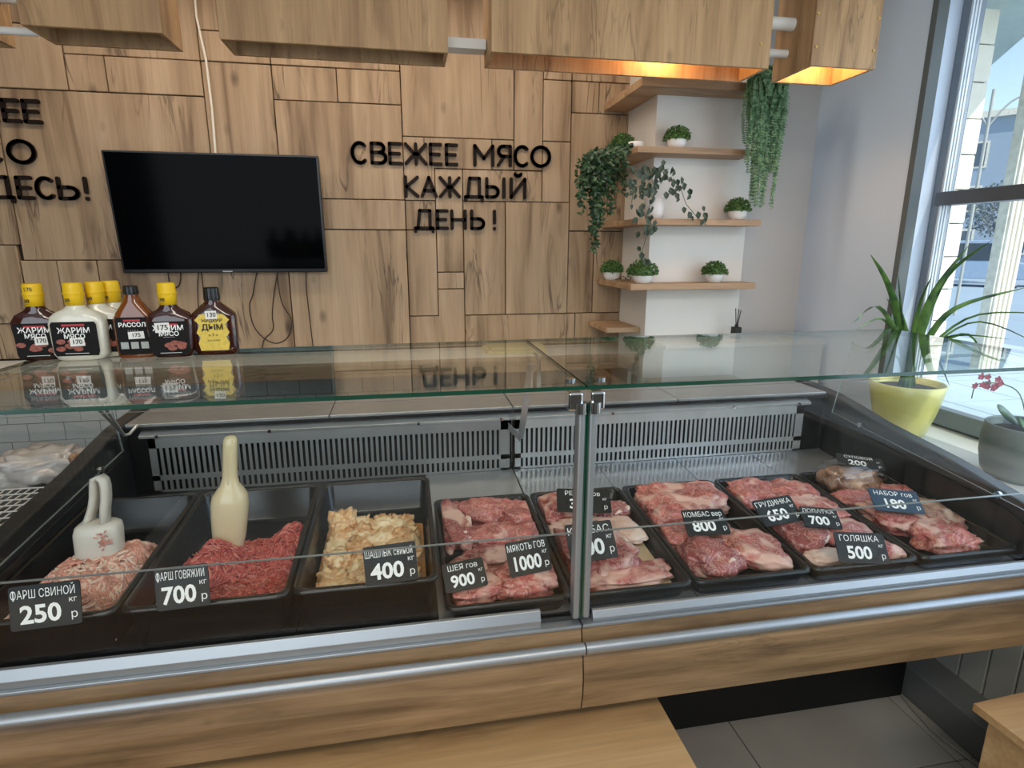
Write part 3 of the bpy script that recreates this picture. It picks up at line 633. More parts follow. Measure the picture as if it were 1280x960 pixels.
# ------------------------------------------------------------------ raw meat pieces
_ico = {}
def ico(sub):
    if sub not in _ico:
        bm = bmesh.new(); bmesh.ops.create_icosphere(bm, subdivisions=sub, radius=1)
        _ico[sub] = ([v.co.copy() for v in bm.verts], [tuple(v.index for v in f.verts) for f in bm.faces]); bm.free()
    return _ico[sub]
def chunk(cx, cy, zb, w, d, h, rot, seed, sub=4, rough=1.0, sq=.75):
    V, F = ico(sub); out = []; ca, sa = math.cos(R(rot)), math.sin(R(rot)); sv = Vector((seed*3.1, seed*1.7, seed*.9))
    for v in V:
        p = Vector([math.copysign(abs(c)**sq, c) for c in v])
        big = noise.noise(v*1.3+sv)*.32+noise.noise(v*2.6+sv*2)*.2
        fold = (abs(noise.noise(v*2.1+sv*3))-.2)*.38-max(0, .07-abs(noise.noise(v*1.7+sv*5)))*1.6
        fine = noise.noise(v*6+sv)*.06+noise.noise(v*14+sv)*.025
        k = 1+(big+fold+fine)*rough
        x = p.x*w/2*k; y = p.y*d/2*k; z = p.z*h/2*(1+(big*.9+fold*1.4+fine*2)*rough)
        z = max(z, -h*.42+.01*noise.noise(v*5))
        X = x*ca-y*sa; Y = x*sa+y*ca
        out.append((cx+X, cy+Y, zb+h*.42+z+s_*(Y)))
    mb = MB(); mb.add(out, F, 0, True); return mb
MEAT = [(4, 0.098, 1.426, 0.087, 0.196, 0.05, 10, 'fatedge'), (4, 0.203, 1.473, 0.126, 0.092, 0.055, -10, 'plain'), (4, 0.279, 1.439, 0.086, 0.112, 0.05, 20, 'plain'), (4, 0.23, 1.343, 0.198, 0.073, 0.05, 0, 'plain'), (4, 0.206, 1.255, 0.215, 0.066, 0.04, 0, 'fatedge'), (4, 0.124, 1.158, 0.115, 0.102, 0.05, 0, 'marble'), (4, 0.244, 1.150, 0.135, 0.085, 0.055, 5, 'marble'), (5, 0.421, 1.458, 0.146, 0.096, 0.06, 0, 'marble'), (5, 0.526, 1.423, 0.125, 0.06, 0.045, 0, 'fatedge'), (5, 0.470, 1.38, 0.21, 0.058, 0.03, 0, 'fat'), (5, 0.436, 1.239, 0.15, 0.165, 0.06, 15, 'fatedge'), (5, 0.553, 1.327, 0.075, 0.127, 0.02, 10, 'skin'), (5, 0.475, 1.14, 0.20, 0.075, 0.035, 0, 'marble'), (6, 0.765, 1.45, 0.23, 0.14, 0.065, 0, 'marble'), (6, 0.712, 1.368, 0.14, 0.076, 0.05, 0, 'plain'), (6, 0.685, 1.274, 0.105, 0.077, 0.045, 0, 'plain'), (6, 0.80, 1.305, 0.055, 0.10, 0.035, 0, 'gray'), (6, 0.70, 1.170, 0.13, 0.11, 0.06, 0, 'fatedge'), (6, 0.825, 1.18, 0.15, 0.125, 0.055, -15, 'marble'), (7, 0.995, 1.447, 0.145, 0.109, 0.05, 0, 'plain'), (7, 1.118, 1.441, 0.135, 0.104, 0.055, -15, 'plain'), (7, 1.105, 1.335, 0.15, 0.124, 0.05, -20, 'plain'), (7, 0.985, 1.235, 0.13, 0.14, 0.06, -25, 'fatedge'), (7, 1.108, 1.225, 0.13, 0.11, 0.05, -20, 'plain'), (7, 0.990, 1.125, 0.11, 0.05, 0.035, 0, 'fat'), (7, 1.125, 1.125, 0.12, 0.075, 0.045, -20, 'marble'), (8, 1.345, 1.475, 0.165, 0.11, 0.085, 0, 'offal'), (8, 1.28, 1.38, 0.115, 0.07, 0.045, 0, 'plain'), (8, 1.42, 1.379, 0.11, 0.065, 0.05, 0, 'plain'), (8, 1.315, 1.270, 0.15, 0.13, 0.05, -10, 'marble'), (8, 1.43, 1.265, 0.10, 0.12, 0.055, 0, 'gray'), (8, 1.355, 1.155, 0.14, 0.09, 0.055, 0, 'marble')]
ML = ['long fat edged slab at the back left of the tray left of the post', 'plain red cut at the back of the tray left of the post', 'small red cut in the right back corner of the tray left of the post', 'flat red strip across the middle of the tray left of the post', 'wide pale edged slab under the 1000 price board',
      'marbled cut under the 900 price board', 'marbled cut in the front right corner of the tray left of the post', 'marbled lump half hidden behind the glass post', 'fat edged cut at the back right of the card lined tray', 'pale fat strip across the card lined tray',
      'large dome shaped cut under the price board behind the post', 'flat pale skin flap hanging over the beige card', 'long marbled strip along the front of the card lined tray', 'largest knobbly marbled cut at the back, right of the card lined tray', 'bright red cut in front of the largest knobbly cut',
      'flat red cut left of the 800 price board', 'small greyish gristly piece under the 800 price board', 'fat edged cut at the front left of the 800 price board tray', 'chunky marbled cut at the front right of the 800 price board tray', 'red cut at the back left of the three board tray',
      'red cut at the back right of the three board tray', 'flat red slab right of the 650 price board', 'rolled cut with a fat edge below the 650 price board', 'dark red cut right of the 700 price board in the three board tray', 'small pale piece at the front of the three board tray', 'marbled cut right of the 500 price board',
      'brown mottled lump inside the clear bag in the rightmost tray', 'red cut in front of the clear bag in the rightmost tray', 'red cut behind the 180 price board', 'wide marbled cut below the 180 price board', 'greyish cut at the right side of the rightmost tray', 'blocky marbled cut at the front of the rightmost tray']
MM = dict(plain=m_meat, marble=m_meatm, fatedge=m_meatd, fat=m_fat, skin=m_fat, gray=m_gristle, offal=m_offal)
for i, (t_, x, y, w, d, h, rot, st) in enumerate(MEAT):
    x0, x1 = XR[t_-4]+.02, XR[t_-3]-.02
    w2 = w*1.12; d2 = d*1.22
    zb = .7195+s_*(y-1.1)
    if t_ == 5 and st in ('fatedge', 'skin') and y < 1.35: zb += .012 if st == 'skin' else .003
    if st == 'skin': d2 = d; w2 = w
    mb = chunk(x, y, zb+.001, w2, d2, h*1.0, rot, i+1, rough=(.5 if st == 'skin' else .85))
    # keep inside tray
    mb.v = [(min(max(a, x0+(.012 if b2_ else 0)), x1), min(max(b, 1.085), 1.51), c) for (a, b, c) in mb.v for b2_ in (0,)]
    o = build('meat_cut', mb, MM[st], base=(x, y, zb))
    tag(o, ML[i], 'meat', 'raw meat cuts in the shallow trays')
    if st == 'fatedge':   # rim of fat, a part with a look of its own
        pts = []
        for k in range(13):
            a_ = R(rot+(-75+150*k/12)); pts.append((x+w2*.46*math.cos(a_), y+d2*.44*math.sin(a_), zb+h*.62+.006*math.sin(k*1.7)+s_*0))
        r_ = [.003+.0055*math.sin(PI*k/12)+.0015*math.sin(k*2.3) for k in range(13)]
        f = build('fat_rim', MB().tube(pts, r_, 7), m_fat, o); f['label'] = 'pale rim of fat'
# clear bag around the offal lump
bagm = chunk(1.348, 1.478, .7195+.06*.38+.001, .205, .135, .10, 0, 3, sub=4, rough=.55)
bagm.v = [(min(a, 1.478), min(b, 1.53), c) for a, b, c in bagm.v]
tag(build('plastic_bag', bagm, m_bag, base=(1.348, 1.478, .745)), 'clear plastic bag around the brown lump at the back of the rightmost tray', 'bag')

# minced meat: heap core plus strands
def heap(name, x0, x1, y0, y1, zb, hfun, mats, n, rad, ln, label, seed):
    rd = random.Random(seed); mb = MB(); G = 26
    grid = [(x0+(x1-x0)*i/G, y0+(y1-y0)*j/G) for j in range(G+1) for i in range(G+1)]
    hz = lambda x, y: zb+s_*(y-1.1)+max(.002, hfun((x-x0)/(x1-x0), (y-y0)/(y1-y0)))+.006*noise.noise(Vector((x*30, y*30, seed)))
    mb.add([(x, y, hz(x, y)-.004) for x, y in grid], [(j*(G+1)+i, j*(G+1)+i+1, (j+1)*(G+1)+i+1, (j+1)*(G+1)+i) for j in range(G) for i in range(G) if hfun((i+.5)/G, (j+.5)/G) > .006], 0, True)
    for k in range(n):
        u, v = rd.random(), rd.random()
        if hfun(u, v) < .006: continue
        x, y = x0+(x1-x0)*u, y0+(y1-y0)*v
        an = noise.noise(Vector((x*9, y*9, seed+3)))*7+rd.uniform(-.5, .5); cv = rd.uniform(-1, 1)*9; pts = []
        L_ = ln*rd.uniform(.5, 1.3); el = rd.uniform(-.1, .25)
        for q in range(6):
            pts.append((x, y, hz(x, y)+rd.uniform(-.001, .002)+.006*el*q))
            x += math.cos(an)*L_/5; y += math.sin(an)*L_/5; an += cv*L_/5*12
            x = min(max(x, x0), x1); y = min(max(y, y0), y1)
        rr = rad*rd.uniform(.75, 1.2)
        mb.tube(pts, [rr*.7, rr, rr, rr, rr, rr*.6], 5, 1 if rd.random() < .3 else 0)
    o = build(name, mb, mats, base=((x0+x1)/2, (y0+y1)/2, zb)); return tag(o, label, 'minced meat', kind='stuff')
def h1(u, v):
    d = .052*math.exp(-((u-.42)**2/.10+(v-.42)**2/.09))+.052*math.exp(-((u-.85)**2/.05+(v-.52)**2/.05))+.026*math.exp(-((u-.45)**2/.3+(v-.15)**2/.09))
    return min(d*1.5, .088)*(1 if v < .72 else max(0, 1-(v-.72)*5))
heap('minced_pork', -.805, -.583, 1.108, 1.50, .724, h1, [m_pork, m_porkf], 2300, .0031, .040, 'heap of pale pink minced pork in the leftmost tray', 5)
def h2(u, v):
    d = .060*math.exp(-((u-.36)**2/.06+(v-.42)**2/.06))+.050*math.exp(-((u-.92)**2/.04+(v-.62)**2/.06))+.03*math.exp(-((u-.5)**2/.3+(v-.12)**2/.06))
    return min(d*1.5, .095)*(1 if v < .74 else max(0, 1-(v-.74)*5))
heap('minced_beef', -.535, -.274, 1.108, 1.52, .724, h2, [m_beef, m_beeff], 3800, .0022, .022, 'heap of red minced beef in the tray with the cream scoop', 9)
# marinated chunks
rd = random.Random(11); k = 0
MX = [(-.182+.050*i+(.012 if j % 2 else 0), 1.145+.046*j) for j in range(7) for i in range(4)]
spot = ['front', 'front', 'front middle', 'middle', 'middle', 'back middle', 'back']
MX0 = [q for q in MX if q[0] <= .01]
for (x, y) in MX:
    if x > .01: continue
    j = int(round((y-1.145)/.046)); i = int((x+.188)/.046)
    x = min(max(x+rd.uniform(-.008, .008), -.19), -.005); y += rd.uniform(-.008, .008)
    zb = .724+s_*(y-1.1)+.012+.010*math.sin(j*1.3+i)
    cm = chunk(x, y, zb, rd.uniform(.058, .078), rd.uniform(.048, .066), rd.uniform(.036, .056), rd.uniform(-50, 50), 40+k, sub=4, rough=1.35)
    cm.v = [(min(max(a, -.216), .017), max(b, 1.122), c) for a, b, c in cm.v]
    o = build('marinated_meat_chunk', cm, m_marin, base=(x, y, zb))
    cw = ['leftmost', 'second', 'third', 'rightmost'][min(3, int(round((MX0[k][0]+.185)/.050)))]; rw = ['front', 'second', 'third', 'fourth', 'fifth', 'sixth', 'back'][j]
    tag(o, f'{cw} lump in the {rw} row of yellow spiced meat', 'meat', 'marinated meat lumps in the third tray'); k += 1
# marinade bed
tag(build('marinade', MB().prism(rrect(-.222, .022, 1.113, 1.45, .01), lambda p, t: (p[0], p[1], t+s_*(p[1]-1.1)), .7225, .738), plain('yellow_marinade', srgb(190, 130, 60), .2, coat=.6, noise_amt=.2, scale=60), base=(-.1, 1.28, .73)), 'yellow brown marinade pooled under the spiced meat lumps', 'sauce')

# ------------------------------------------------------------------ scoops
sc = thing('meat_scoop', 'white plastic scoop with a loop handle stuck in the pork mince', 'scoop', (-.66, 1.30, .80))
# cup: rounded shell, closed top, open bottom
def superring(cx, cy, z, rx, ry, n=28, e=.7):
    out = []
    for i in range(n):
        a = 2*PI*i/n; c, s = math.cos(a), math.sin(a)
        out.append((cx+math.copysign(abs(c)**e, c)*rx, cy+math.copysign(abs(s)**e, s)*ry, z))
    return out
def loft(mb, rings, m=0, cap0=True, cap1=True):
    n = len(rings[0]); vs = [v for r in rings for v in r]
    mb.add(vs, [(i*n+j, i*n+(j+1) % n, (i+1)*n+(j+1) % n, (i+1)*n+j) for i in range(len(rings)-1) for j in range(n)], m, True)
    if cap0: mb.add(rings[0], [tuple(range(n))[::-1]], m)
    if cap1: mb.add(rings[-1], [tuple(range(n))], m)
    return mb
cup = loft(MB(), [superring(-.682, 1.30, .775, .043, .030), superring(-.681, 1.30, .83, .045, .032), superring(-.679, 1.302, .875, .046, .032), superring(-.678, 1.303, .889, .043, .030), superring(-.678, 1.303, .895, .036, .024), superring(-.678, 1.303, .896, .015, .01)])
build('scoop_cup', cup, m_wplastic, sc)
hp = [(-.700, 1.30, .892), (-.690, 1.30, .905), (-.678, 1.302, .93), (-.671, 1.304, .955), (-.668, 1.306, .982), (-.664, 1.306, .996), (-.652, 1.306, 1.001), (-.643, 1.306, .995), (-.641, 1.306, .98), (-.643, 1.305, .955), (-.648, 1.303, .93), (-.655, 1.302, .893)]
hm = MB(); hv = []
for i, p in enumerate(hp):
    a = Vector(hp[max(i-1, 0)]); b = Vector(hp[min(i+1, len(hp)-1)]); t_ = (b-a).normalized(); nn = Vector((t_.z, 0, -t_.x))
    w_ = .011; th = .0042
    def rz(q):
        q = Vector(q)-Vector((-.671, 1.302, 0)); a_ = R(-22); return Vector((-.676+q.x*math.cos(a_)-q.y*math.sin(a_)-(.0 if q.z < .93 else 0), 1.302+q.x*math.sin(a_)+q.y*math.cos(a_), q.z))
    P = Vector(p); hv.append([*[rz(q) for q in (P+Vector((0, w_, 0))+nn*th, P+Vector((0, -w_, 0))+nn*th, P+Vector((0, -w_, 0))-nn*th, P+Vector((0, w_, 0))-nn*th)]])
loft(hm, hv); build('loop_handle', hm, m_wplastic, sc, weld=True)
spk = MB()
for q in range(24):
    a0 = -.655+rd.gauss(0, .006); c0 = .868+rd.gauss(0, .008); spk.tube([(a0, 1.269, c0), (a0+rd.uniform(-.006, .006), 1.267, c0+rd.uniform(-.006, .006)), (a0+rd.uniform(-.009, .009), 1.269, c0+rd.uniform(-.008, .008))], .0014, 5)
s2 = build('meat_residue', spk, m_pork, sc); s2['kind'] = 'stuff'
sc = thing('meat_scoop', 'cream plastic scoop standing handle up in the beef mince', 'scoop', (-.413, 1.34, .80))
def flat(cx, cy, z, rx, ry): return superring(cx, cy, z, rx, ry, 28, .85)
X0, Y0 = -.414, 1.335
body = [(.79, .030, .024), (.82, .036, .028), (.87, .0395, .030), (.905, .0405, .031), (.925, .0375, .029), (.94, .028, .023), (.952, .020, .017), (.97, .0165, .014), (1.01, .0155, .013), (1.045, .0155, .013), (1.058, .0145, .012), (1.065, .010, .008), (1.067, .003, .002)]
build('scoop_body', loft(MB(), [flat(X0+(z-.93)*.11, Y0, z, a, b) for z, a, b in body]), m_cream, sc)
build('handle_ridge', MB().tube([(X0+(z-.93)*.11, Y0-.0105-(.018 if z < .96 else 0)*(1 if z < .95 else .4), z) for z in (.955, .972, .99, 1.02, 1.05)], [.0015, .004, .0042, .004, .002], 8), m_cream, sc)

# ------------------------------------------------------------------ price boards
def board(cx, cy, cz, w, h, tilt, yaw, roll, title, num, label, bold=.028, ts=.17, col=None):
    X = Vector((1, 0, 0)); U = Vector((0, math.sin(R(tilt)), math.cos(R(tilt)))); 
    rm = Matrix.Rotation(R(yaw), 3, 'Z'); X = rm @ X; U = rm @ U; Nn = X.cross(U)
    rr = Matrix.Rotation(R(roll), 3, Nn); X = rr @ X; U = rr @ U
    c = Vector((cx, cy, cz)); t = thing('price_board', label, 'price tag', (cx, cy, cz-h/2*math.cos(R(tilt))), 'black price boards in the display case')
    mb = MB(); poly = rrect(-w/2, w/2, -h/2, h/2, .005, 3)
    mb.prism(poly, lambda p, q: c+X*p[0]+U*p[1]-Nn*q, 0, -.0025)
    mb = MB().prism(poly, lambda p, q: c+X*p[0]+U*p[1]+Nn*q, -.0025, 0)
    build('board', mb, col or m_tagm, t)
    tm = text_mb(title, h*.27, c+U*h*.29-X*w*.02, X, U, bold=.0, fit=w*.9)
    build('title_lettering', tm, m_chalk, t)
    nm = text_mb(num, h*.56, c-U*h*.18-X*w*.07, X, U, bold=bold, fit=w*.64)
    build('price_digits', nm, m_chalk, t)
    build('unit_lettering', join(text_mb('кг', h*.18, c+U*h*.08+X*w*.39, X, U), text_mb('р', h*.26, c-U*h*.26+X*w*.40, X, U)), m_chalk, t)
board(-.665, 1.069, .845, .116, .080, 14, 0, 2, 'ФАРШ СВИНОЙ', '250', 'black price board reading 250 in front of the pork mince')
board(-.437, 1.076, .852, .094, .080, 14, 0, 2, 'ФАРШ ГОВЯЖИЙ', '700', 'black price board reading 700 in front of the beef mince')
board(-.050, 1.078, .860, .104, .078, 14, 0, 3, 'ШАШЛЫК свиной', '400', 'black price board reading 400 in front of the marinated meat')
board(.103, 1.125, .790, .092, .062, 45, 6, 3, 'ШЕЯ гов', '900', 'black price board reading 900 on the tray left of the post')
board(.249, 1.150, .805, .098, .075, 35, 4, 3, 'МЯКОТЬ ГОВ', '1000', 'black price board reading 1000 beside the glass post')
board(.450, 1.385, .818, .145, .07, 55, -8, -3, 'РЕБРО гов', '380', 'black price board at the back of the card lined tray, half behind the post')
board(.405, 1.18, .812, .115, .088, 40, 0, 2, 'КОМБАС', '800', 'black price board with rounded corners on the dome shaped cut behind the post')
board(.730, 1.245, .800, .112, .072, 55, -4, 0, 'КОМБАС вер', '800', 'black price board reading 800 right of the post')
board(.935, 1.25, .812, .118, .075, 55, 2, 4, 'ГРУДИНКА', '650', 'black price board titled ГРУДИНКА, leftmost of the three in its tray')
board(1.035, 1.215, .80, .096, .062, 60, -8, -6, 'ЛОПАТКА', '700', 'small black price board, middle one of the three in its tray')
board(1.040, 1.078, .788, .122, .072, 40, -6, -4, 'ГОЛЯШКА', '500', 'black price board titled ГОЛЯШКА at the front right of the three board tray')
board(1.300, 1.258, .806, .13, .072, 58, -10, -6, 'НАБОР гов', '180', 'blue black price board reading 180 in the rightmost tray', col=plain('blue_black_chalk_board', srgb(36, 62, 84), .4, noise_amt=.1))
board(1.372, 1.478, .832, .13, .06, 72, -20, -8, 'СУПОВОЙ', '200', 'black price board lying on the clear meat bag')

# ------------------------------------------------------------------ back counter behind the staff aisle
bc = thing('back_counter', 'long back counter with white worktop and oak edge below the wood wall', 'counter', (-.9, 2.75, 0))
build('worktop', MB().box(-3.0, .59, 2.60, 2.896, .965, .985), m_cworktop, bc, bevel=.002)
build('oak_edge', MB().box(-3.0, .59, 2.585, 2.60, .915, .985), m_shelf, bc, bevel=.002)
build('support_panel', MB().box(-3.0, -2.98, 2.66, 2.89, 0, .965).box(.57, .59, 2.66, 2.89, 0, .965), m_white, bc)
bc = thing('back_counter', 'short back counter at the foot of the white column', 'counter', (.86, 2.75, 0))
build('worktop', MB().box(.61, 1.095, 2.60, 2.896, .965, .985), m_cworktop, bc, bevel=.002)
build('oak_edge', MB().box(.61, 1.095, 2.585, 2.60, .915, .985), m_shelf, bc, bevel=.002)
build('support_panel', MB().box(.61, .63, 2.66, 2.89, 0, .965).box(1.07, 1.09, 2.66, 2.89, 0, .965), m_white, bc)
lg = thing('wall_ledge', 'white tiled ledge at the foot of the white column, under the reed diffuser', 'ledge', (1.5, 2.45, 0))
build('ledge_top', MB().box(1.11, 1.90, 2.34, 2.545, 1.045, 1.062), m_cworktop, lg, bevel=.002)
build('ledge_front', MB().box(1.11, 1.90, 2.36, 2.545, 0, 1.045), m_tile, lg)
cbd = thing('cutting_board', 'stack of pale yellow cutting boards on the back counter behind the glass seam', 'cutting board', (.52, 2.76, .985))
for i in range(2):
    build('board_slab', MB().box(.37+i*.02, .66-i*.01, 2.67, 2.85, .9855+i*.017, 1.0015+i*.017), plain('yellow_board', srgb(214, 196, 140), .5, noise_amt=.08), cbd, bevel=.002)

# ------------------------------------------------------------------ shelves around the column
def lshelf(x0, xr, z0, z1, label, yf=2.42):
    poly = [(x0, yf), (xr, yf), (xr, 2.545), (1.095, 2.545), (1.095, 2.88), (x0, 2.88)]
    tag(build('wall_shelf', MB().prism(poly, lambda p, t: (p[0], p[1], t), z0, z1), m_shelf, base=(1.03, 2.48, z0), bevel=.0015, seg=1, weld=True), label, 'shelf', 'oak shelves wrapped round the white column')
lshelf(.975, 1.565, 2.115, 2.148, 'topmost oak shelf round the white column, just under the lamp box')
lshelf(.970, 1.50, 1.863, 1.888, 'second oak shelf from the top, carrying two green ball plants')
lshelf(.985, 1.563, 1.573, 1.599, 'third oak shelf from the top, carrying the trailing vine pot')
lshelf(.968, 1.566, 1.297, 1.324, 'lowest wrap-round oak shelf, carrying three ball plants')
tag(build('corner_shelf', MB().box(.93, 1.097, 2.60, 2.88, 1.085, 1.108), m_shelf, base=(1.0, 2.75, 1.085), bevel=.002), 'small dark oak corner shelf just above the glass, left of the column', 'shelf')

# ------------------------------------------------------------------ potted plants
def leaf_quad(mb, c, d, nrm, L_, w_, m=0, curl=.0):
    d = Vector(d).normalized(); nrm = Vector(nrm); s = d.cross(nrm)
    s = s.normalized() if s.length > 1e-5 else d.orthogonal().normalized(); n2 = s.cross(d)
    c = Vector(c); p = [c, c+d*L_*.35+s*w_*.5+n2*curl*L_, c+d*L_*.7+s*w_*.35, c+d*L_-n2*curl*L_, c+d*L_*.7-s*w_*.35, c+d*L_*.35-s*w_*.5+n2*curl*L_]
    mb.add(p, [(0, 1, 2, 3), (0, 3, 4, 5)], m)
def bowl(mb, x, y, z, r, h, n=26):
    mb.lathe([(0, 0), (r*.62, 0), (r*.78, h*.08), (r*.98, h*.45), (r, h*.8), (r*.95, h), (r*.88, h), (r*.88, h*.85), (0, h*.85)], (x, y, z), n)
def ballplant(x, y, z, label, seed, r=.040, h=.045, fr=.05):
    t = thing('potted_ball_plant', label, 'potted plant', (x, y, z), 'small ball plants in white pots on the shelves')
    mb = MB(); bowl(mb, x, y, z, r, h); build('pot', mb, m_pot, t)
    mb = MB(); rd = random.Random(seed)
    mb.add([(x+v.x*fr*.85, y+v.y*fr*.85, z+h*.9+max(v.z, -.15)*fr*.78) for v in ico(2)[0]], ico(2)[1], 0, True)
    for i in range(620):
        a = rd.uniform(0, 2*PI); e = math.asin(rd.uniform(-.1, 1)); v = Vector((math.cos(a)*math.cos(e), math.sin(a)*math.cos(e), math.sin(e)))
        k = fr*rd.uniform(.85, 1.04)*(1+.12*noise.noise(v*3+Vector((seed, 0, 0))))
        c = Vector((x, y, z+h*.92))+Vector((v.x*k, v.y*k, v.z*k*.95))
        leaf_quad(mb, c, v+Vector((rd.uniform(-.8, .8), rd.uniform(-.8, .8), rd.uniform(-.4, .8))), v, .011, .007)
    build('foliage', mb, m_bush, t)['kind'] = 'stuff'
ballplant(1.005, 2.69, 1.888, 'ball plant on the second shelf, standing on the left return of the shelf', 1)
ballplant(1.168, 2.48, 1.888, 'ball plant on the second shelf, in front of the white column', 2)
ballplant(1.478, 2.475, 1.599, 'ball plant at the right end of the third shelf under the hanging fern', 3)
ballplant(.995, 2.74, 1.324, 'ball plant at the left end of the lowest wrap-round shelf', 4)
ballplant(1.043, 2.475, 1.324, 'ball plant on the lowest shelf below the hanging vine', 5, r=.045, fr=.062)
ballplant(1.388, 2.475, 1.324, 'ball plant alone on the right half of the lowest shelf', 6)
# eyeglasses-like black loops by the left plant
gm = MB()
for cx in (1.0, 1.028):
    gm.tube([(cx+.012*math.cos(R(a)), 2.60-.0, 1.337+.011*math.sin(R(a))) for a in range(0, 361, 30)], .0016, 6, cap=False)
gm.tube([(1.012, 2.60, 1.339), (1.016, 2.60, 1.339)], .0015, 6); gm.tube([(.988, 2.60, 1.339), (.985, 2.66, 1.33)], .0014, 6); gm.tube([(1.04, 2.60, 1.339), (1.045, 2.66, 1.33)], .0014, 6)
tag(build('eyeglasses', gm, m_cable, base=(1.014, 2.6, 1.3255)), 'thin black eyeglasses lying on the left end of the lowest shelf', 'glasses')

# fern hanging at the right of the shelves
t = thing('hanging_fern', 'long green fern hanging from the top shelf beside the rightmost lamp box', 'hanging plant', (1.50, 2.47, 2.148))
mb = MB(); bowl(mb, 1.50, 2.475, 2.148, .05, .055); build('pot', mb, m_pot, t)
mb = MB(); rd = random.Random(21)
for i in range(120):
    x = 1.50+rd.uniform(-.03, .03); y = 2.475+rd.uniform(-.03, .0); z = 2.205
    tx = rd.uniform(1.405, 1.605); ty = rd.uniform(2.34, 2.40); ln = rd.choice([.12, .2, .3, .38, .42]); 
    if rd.random() < .34: tx = rd.uniform(1.45, 1.58); ln = rd.uniform(.40, .57)
    pts = []; n = 9
    for k in range(n+1):
        u = k/n; a = min(u*3, 1); sgn = (1-a)**2
        px = x+(tx-x)*(1-(1-min(u*2.2, 1))**2); py = y+(ty-y)*(1-(1-min(u*2.2, 1))**2)
        pz = z+.02*math.sin(min(u*4, 1)*PI)-ln*u**1.15
        px += .012*math.sin(u*5+i)
        pts.append(Vector((px+(1.51-px)*.25*u, py, pz)))
    mb.tube(pts, .0011, 4, 0, cap=False)
    for k in range(n):
        for q in range(5):
            c = pts[k].lerp(pts[k+1], q/5); dirn = (pts[k+1]-pts[k]).normalized()
            for sd in (-1, 1):
                sx = Vector((sd, rd.uniform(-.5, .2), rd.uniform(-.4, .25)))
                leaf_quad(mb, c, sx+dirn*.55, Vector((0, -1, .4)), .017*(1-.35*k/n), .0055)
build('foliage', mb, m_fern, t)['kind'] = 'stuff'

# dense ivy hanging on the left
t = thing('hanging_ivy', 'dense dark ivy hanging down the wood wall left of the shelves', 'hanging plant', (1.00, 2.60, 1.888))
mb = MB(); bowl(mb, 1.01, 2.545, 1.888, .034, .035); build('pot', mb, m_pot, t)
mb = MB(); rd = random.Random(31)
for i in range(46):
    tx = rd.uniform(.74, .94); ln = rd.uniform(.10, .26)
    if i < 8: tx = rd.uniform(.80, .85); ln = rd.uniform(.30, .43)
    pts = []
    for k in range(11):
        u = k/10; a = 1-(1-min(u*2.2, 1))**2
        pts.append(Vector((.99+(tx-.99)*a+.008*math.sin(u*6+i), 2.54+(rd.uniform(2.42, 2.52)-2.54)*a, 1.905+.0*a-.04*a-ln*max(0, u-.25)/.75)))
    mb.tube(pts, .0012, 4, 0, cap=False)
    for k in range(1, 11):
        for q in range(4):
            c = pts[k-1].lerp(pts[k], q/4)
            v = Vector((rd.uniform(-1, 1), rd.uniform(-1, .1), rd.uniform(-.9, .4)))
            leaf_quad(mb, c, v, Vector((0, -1, .5)), rd.uniform(.02, .03), rd.uniform(.012, .017), curl=.05)
build('foliage', mb, m_ivy, t)['kind'] = 'stuff'

# vine with separate leaves in a white pot on the third shelf
t = thing('potted_vine', 'dark leaved vine trailing from a tall white pot on the third shelf', 'potted plant', (1.085, 2.485, 1.599))
build('pot', MB().lathe([(0, 0), (.036, 0), (.044, .03), (.047, .085), (.044, .088), (.041, .08), (0, .08)], (1.085, 2.485, 1.599), 28), m_pot, t)
VL = [[1.014, 2.42, 1.764], [1.062, 2.42, 1.797], [1.123, 2.42, 1.747], [1.104, 2.42, 1.708], [1.154, 2.42, 1.722], [1.182, 2.42, 1.637], [1.191, 2.42, 1.71], [1.235, 2.42, 1.618], [1.275, 2.42, 1.585], [1.033, 2.42, 1.681], [0.989, 2.42, 1.706], [0.946, 2.42, 1.718], [0.975, 2.42, 1.635], [1.02, 2.42, 1.543], [1.003, 2.42, 1.45], [1.041, 2.42, 1.56], [1.072, 2.42, 1.752], [1.153, 2.42, 1.676]]
stems = [[(1.08, 2.48, 1.68), (1.06, 2.44, 1.75), (1.12, 2.41, 1.76), (1.16, 2.405, 1.73), (1.19, 2.40, 1.66), (1.25, 2.40, 1.60), (1.29, 2.40, 1.575)], [(1.08, 2.48, 1.68), (1.02, 2.45, 1.74), (.96, 2.42, 1.72), (.95, 2.41, 1.66)], [(1.08, 2.48, 1.68), (1.05, 2.42, 1.70), (1.02, 2.405, 1.62), (1.02, 2.405, 1.52), (1.0, 2.405, 1.44)], [(1.08, 2.48, 1.68), (1.07, 2.44, 1.80), (1.11, 2.42, 1.80)]]
mb = MB()
for s in stems: mb.tube(s, .0014, 5, cap=False)
build('stem', mb, m_vine, t)
rd = random.Random(5)
proto = None
extra = [(x+rd.uniform(-.03, .03), y, z+rd.uniform(-.03, .03)) for x, y, z in VL for _ in range(2)]+[(rd.uniform(.93, 1.12), 2.42, rd.uniform(1.68, 1.80)) for _ in range(46)]+[(rd.gauss(1.01, .02), 2.42, rd.uniform(1.43, 1.68)) for _ in range(14)]
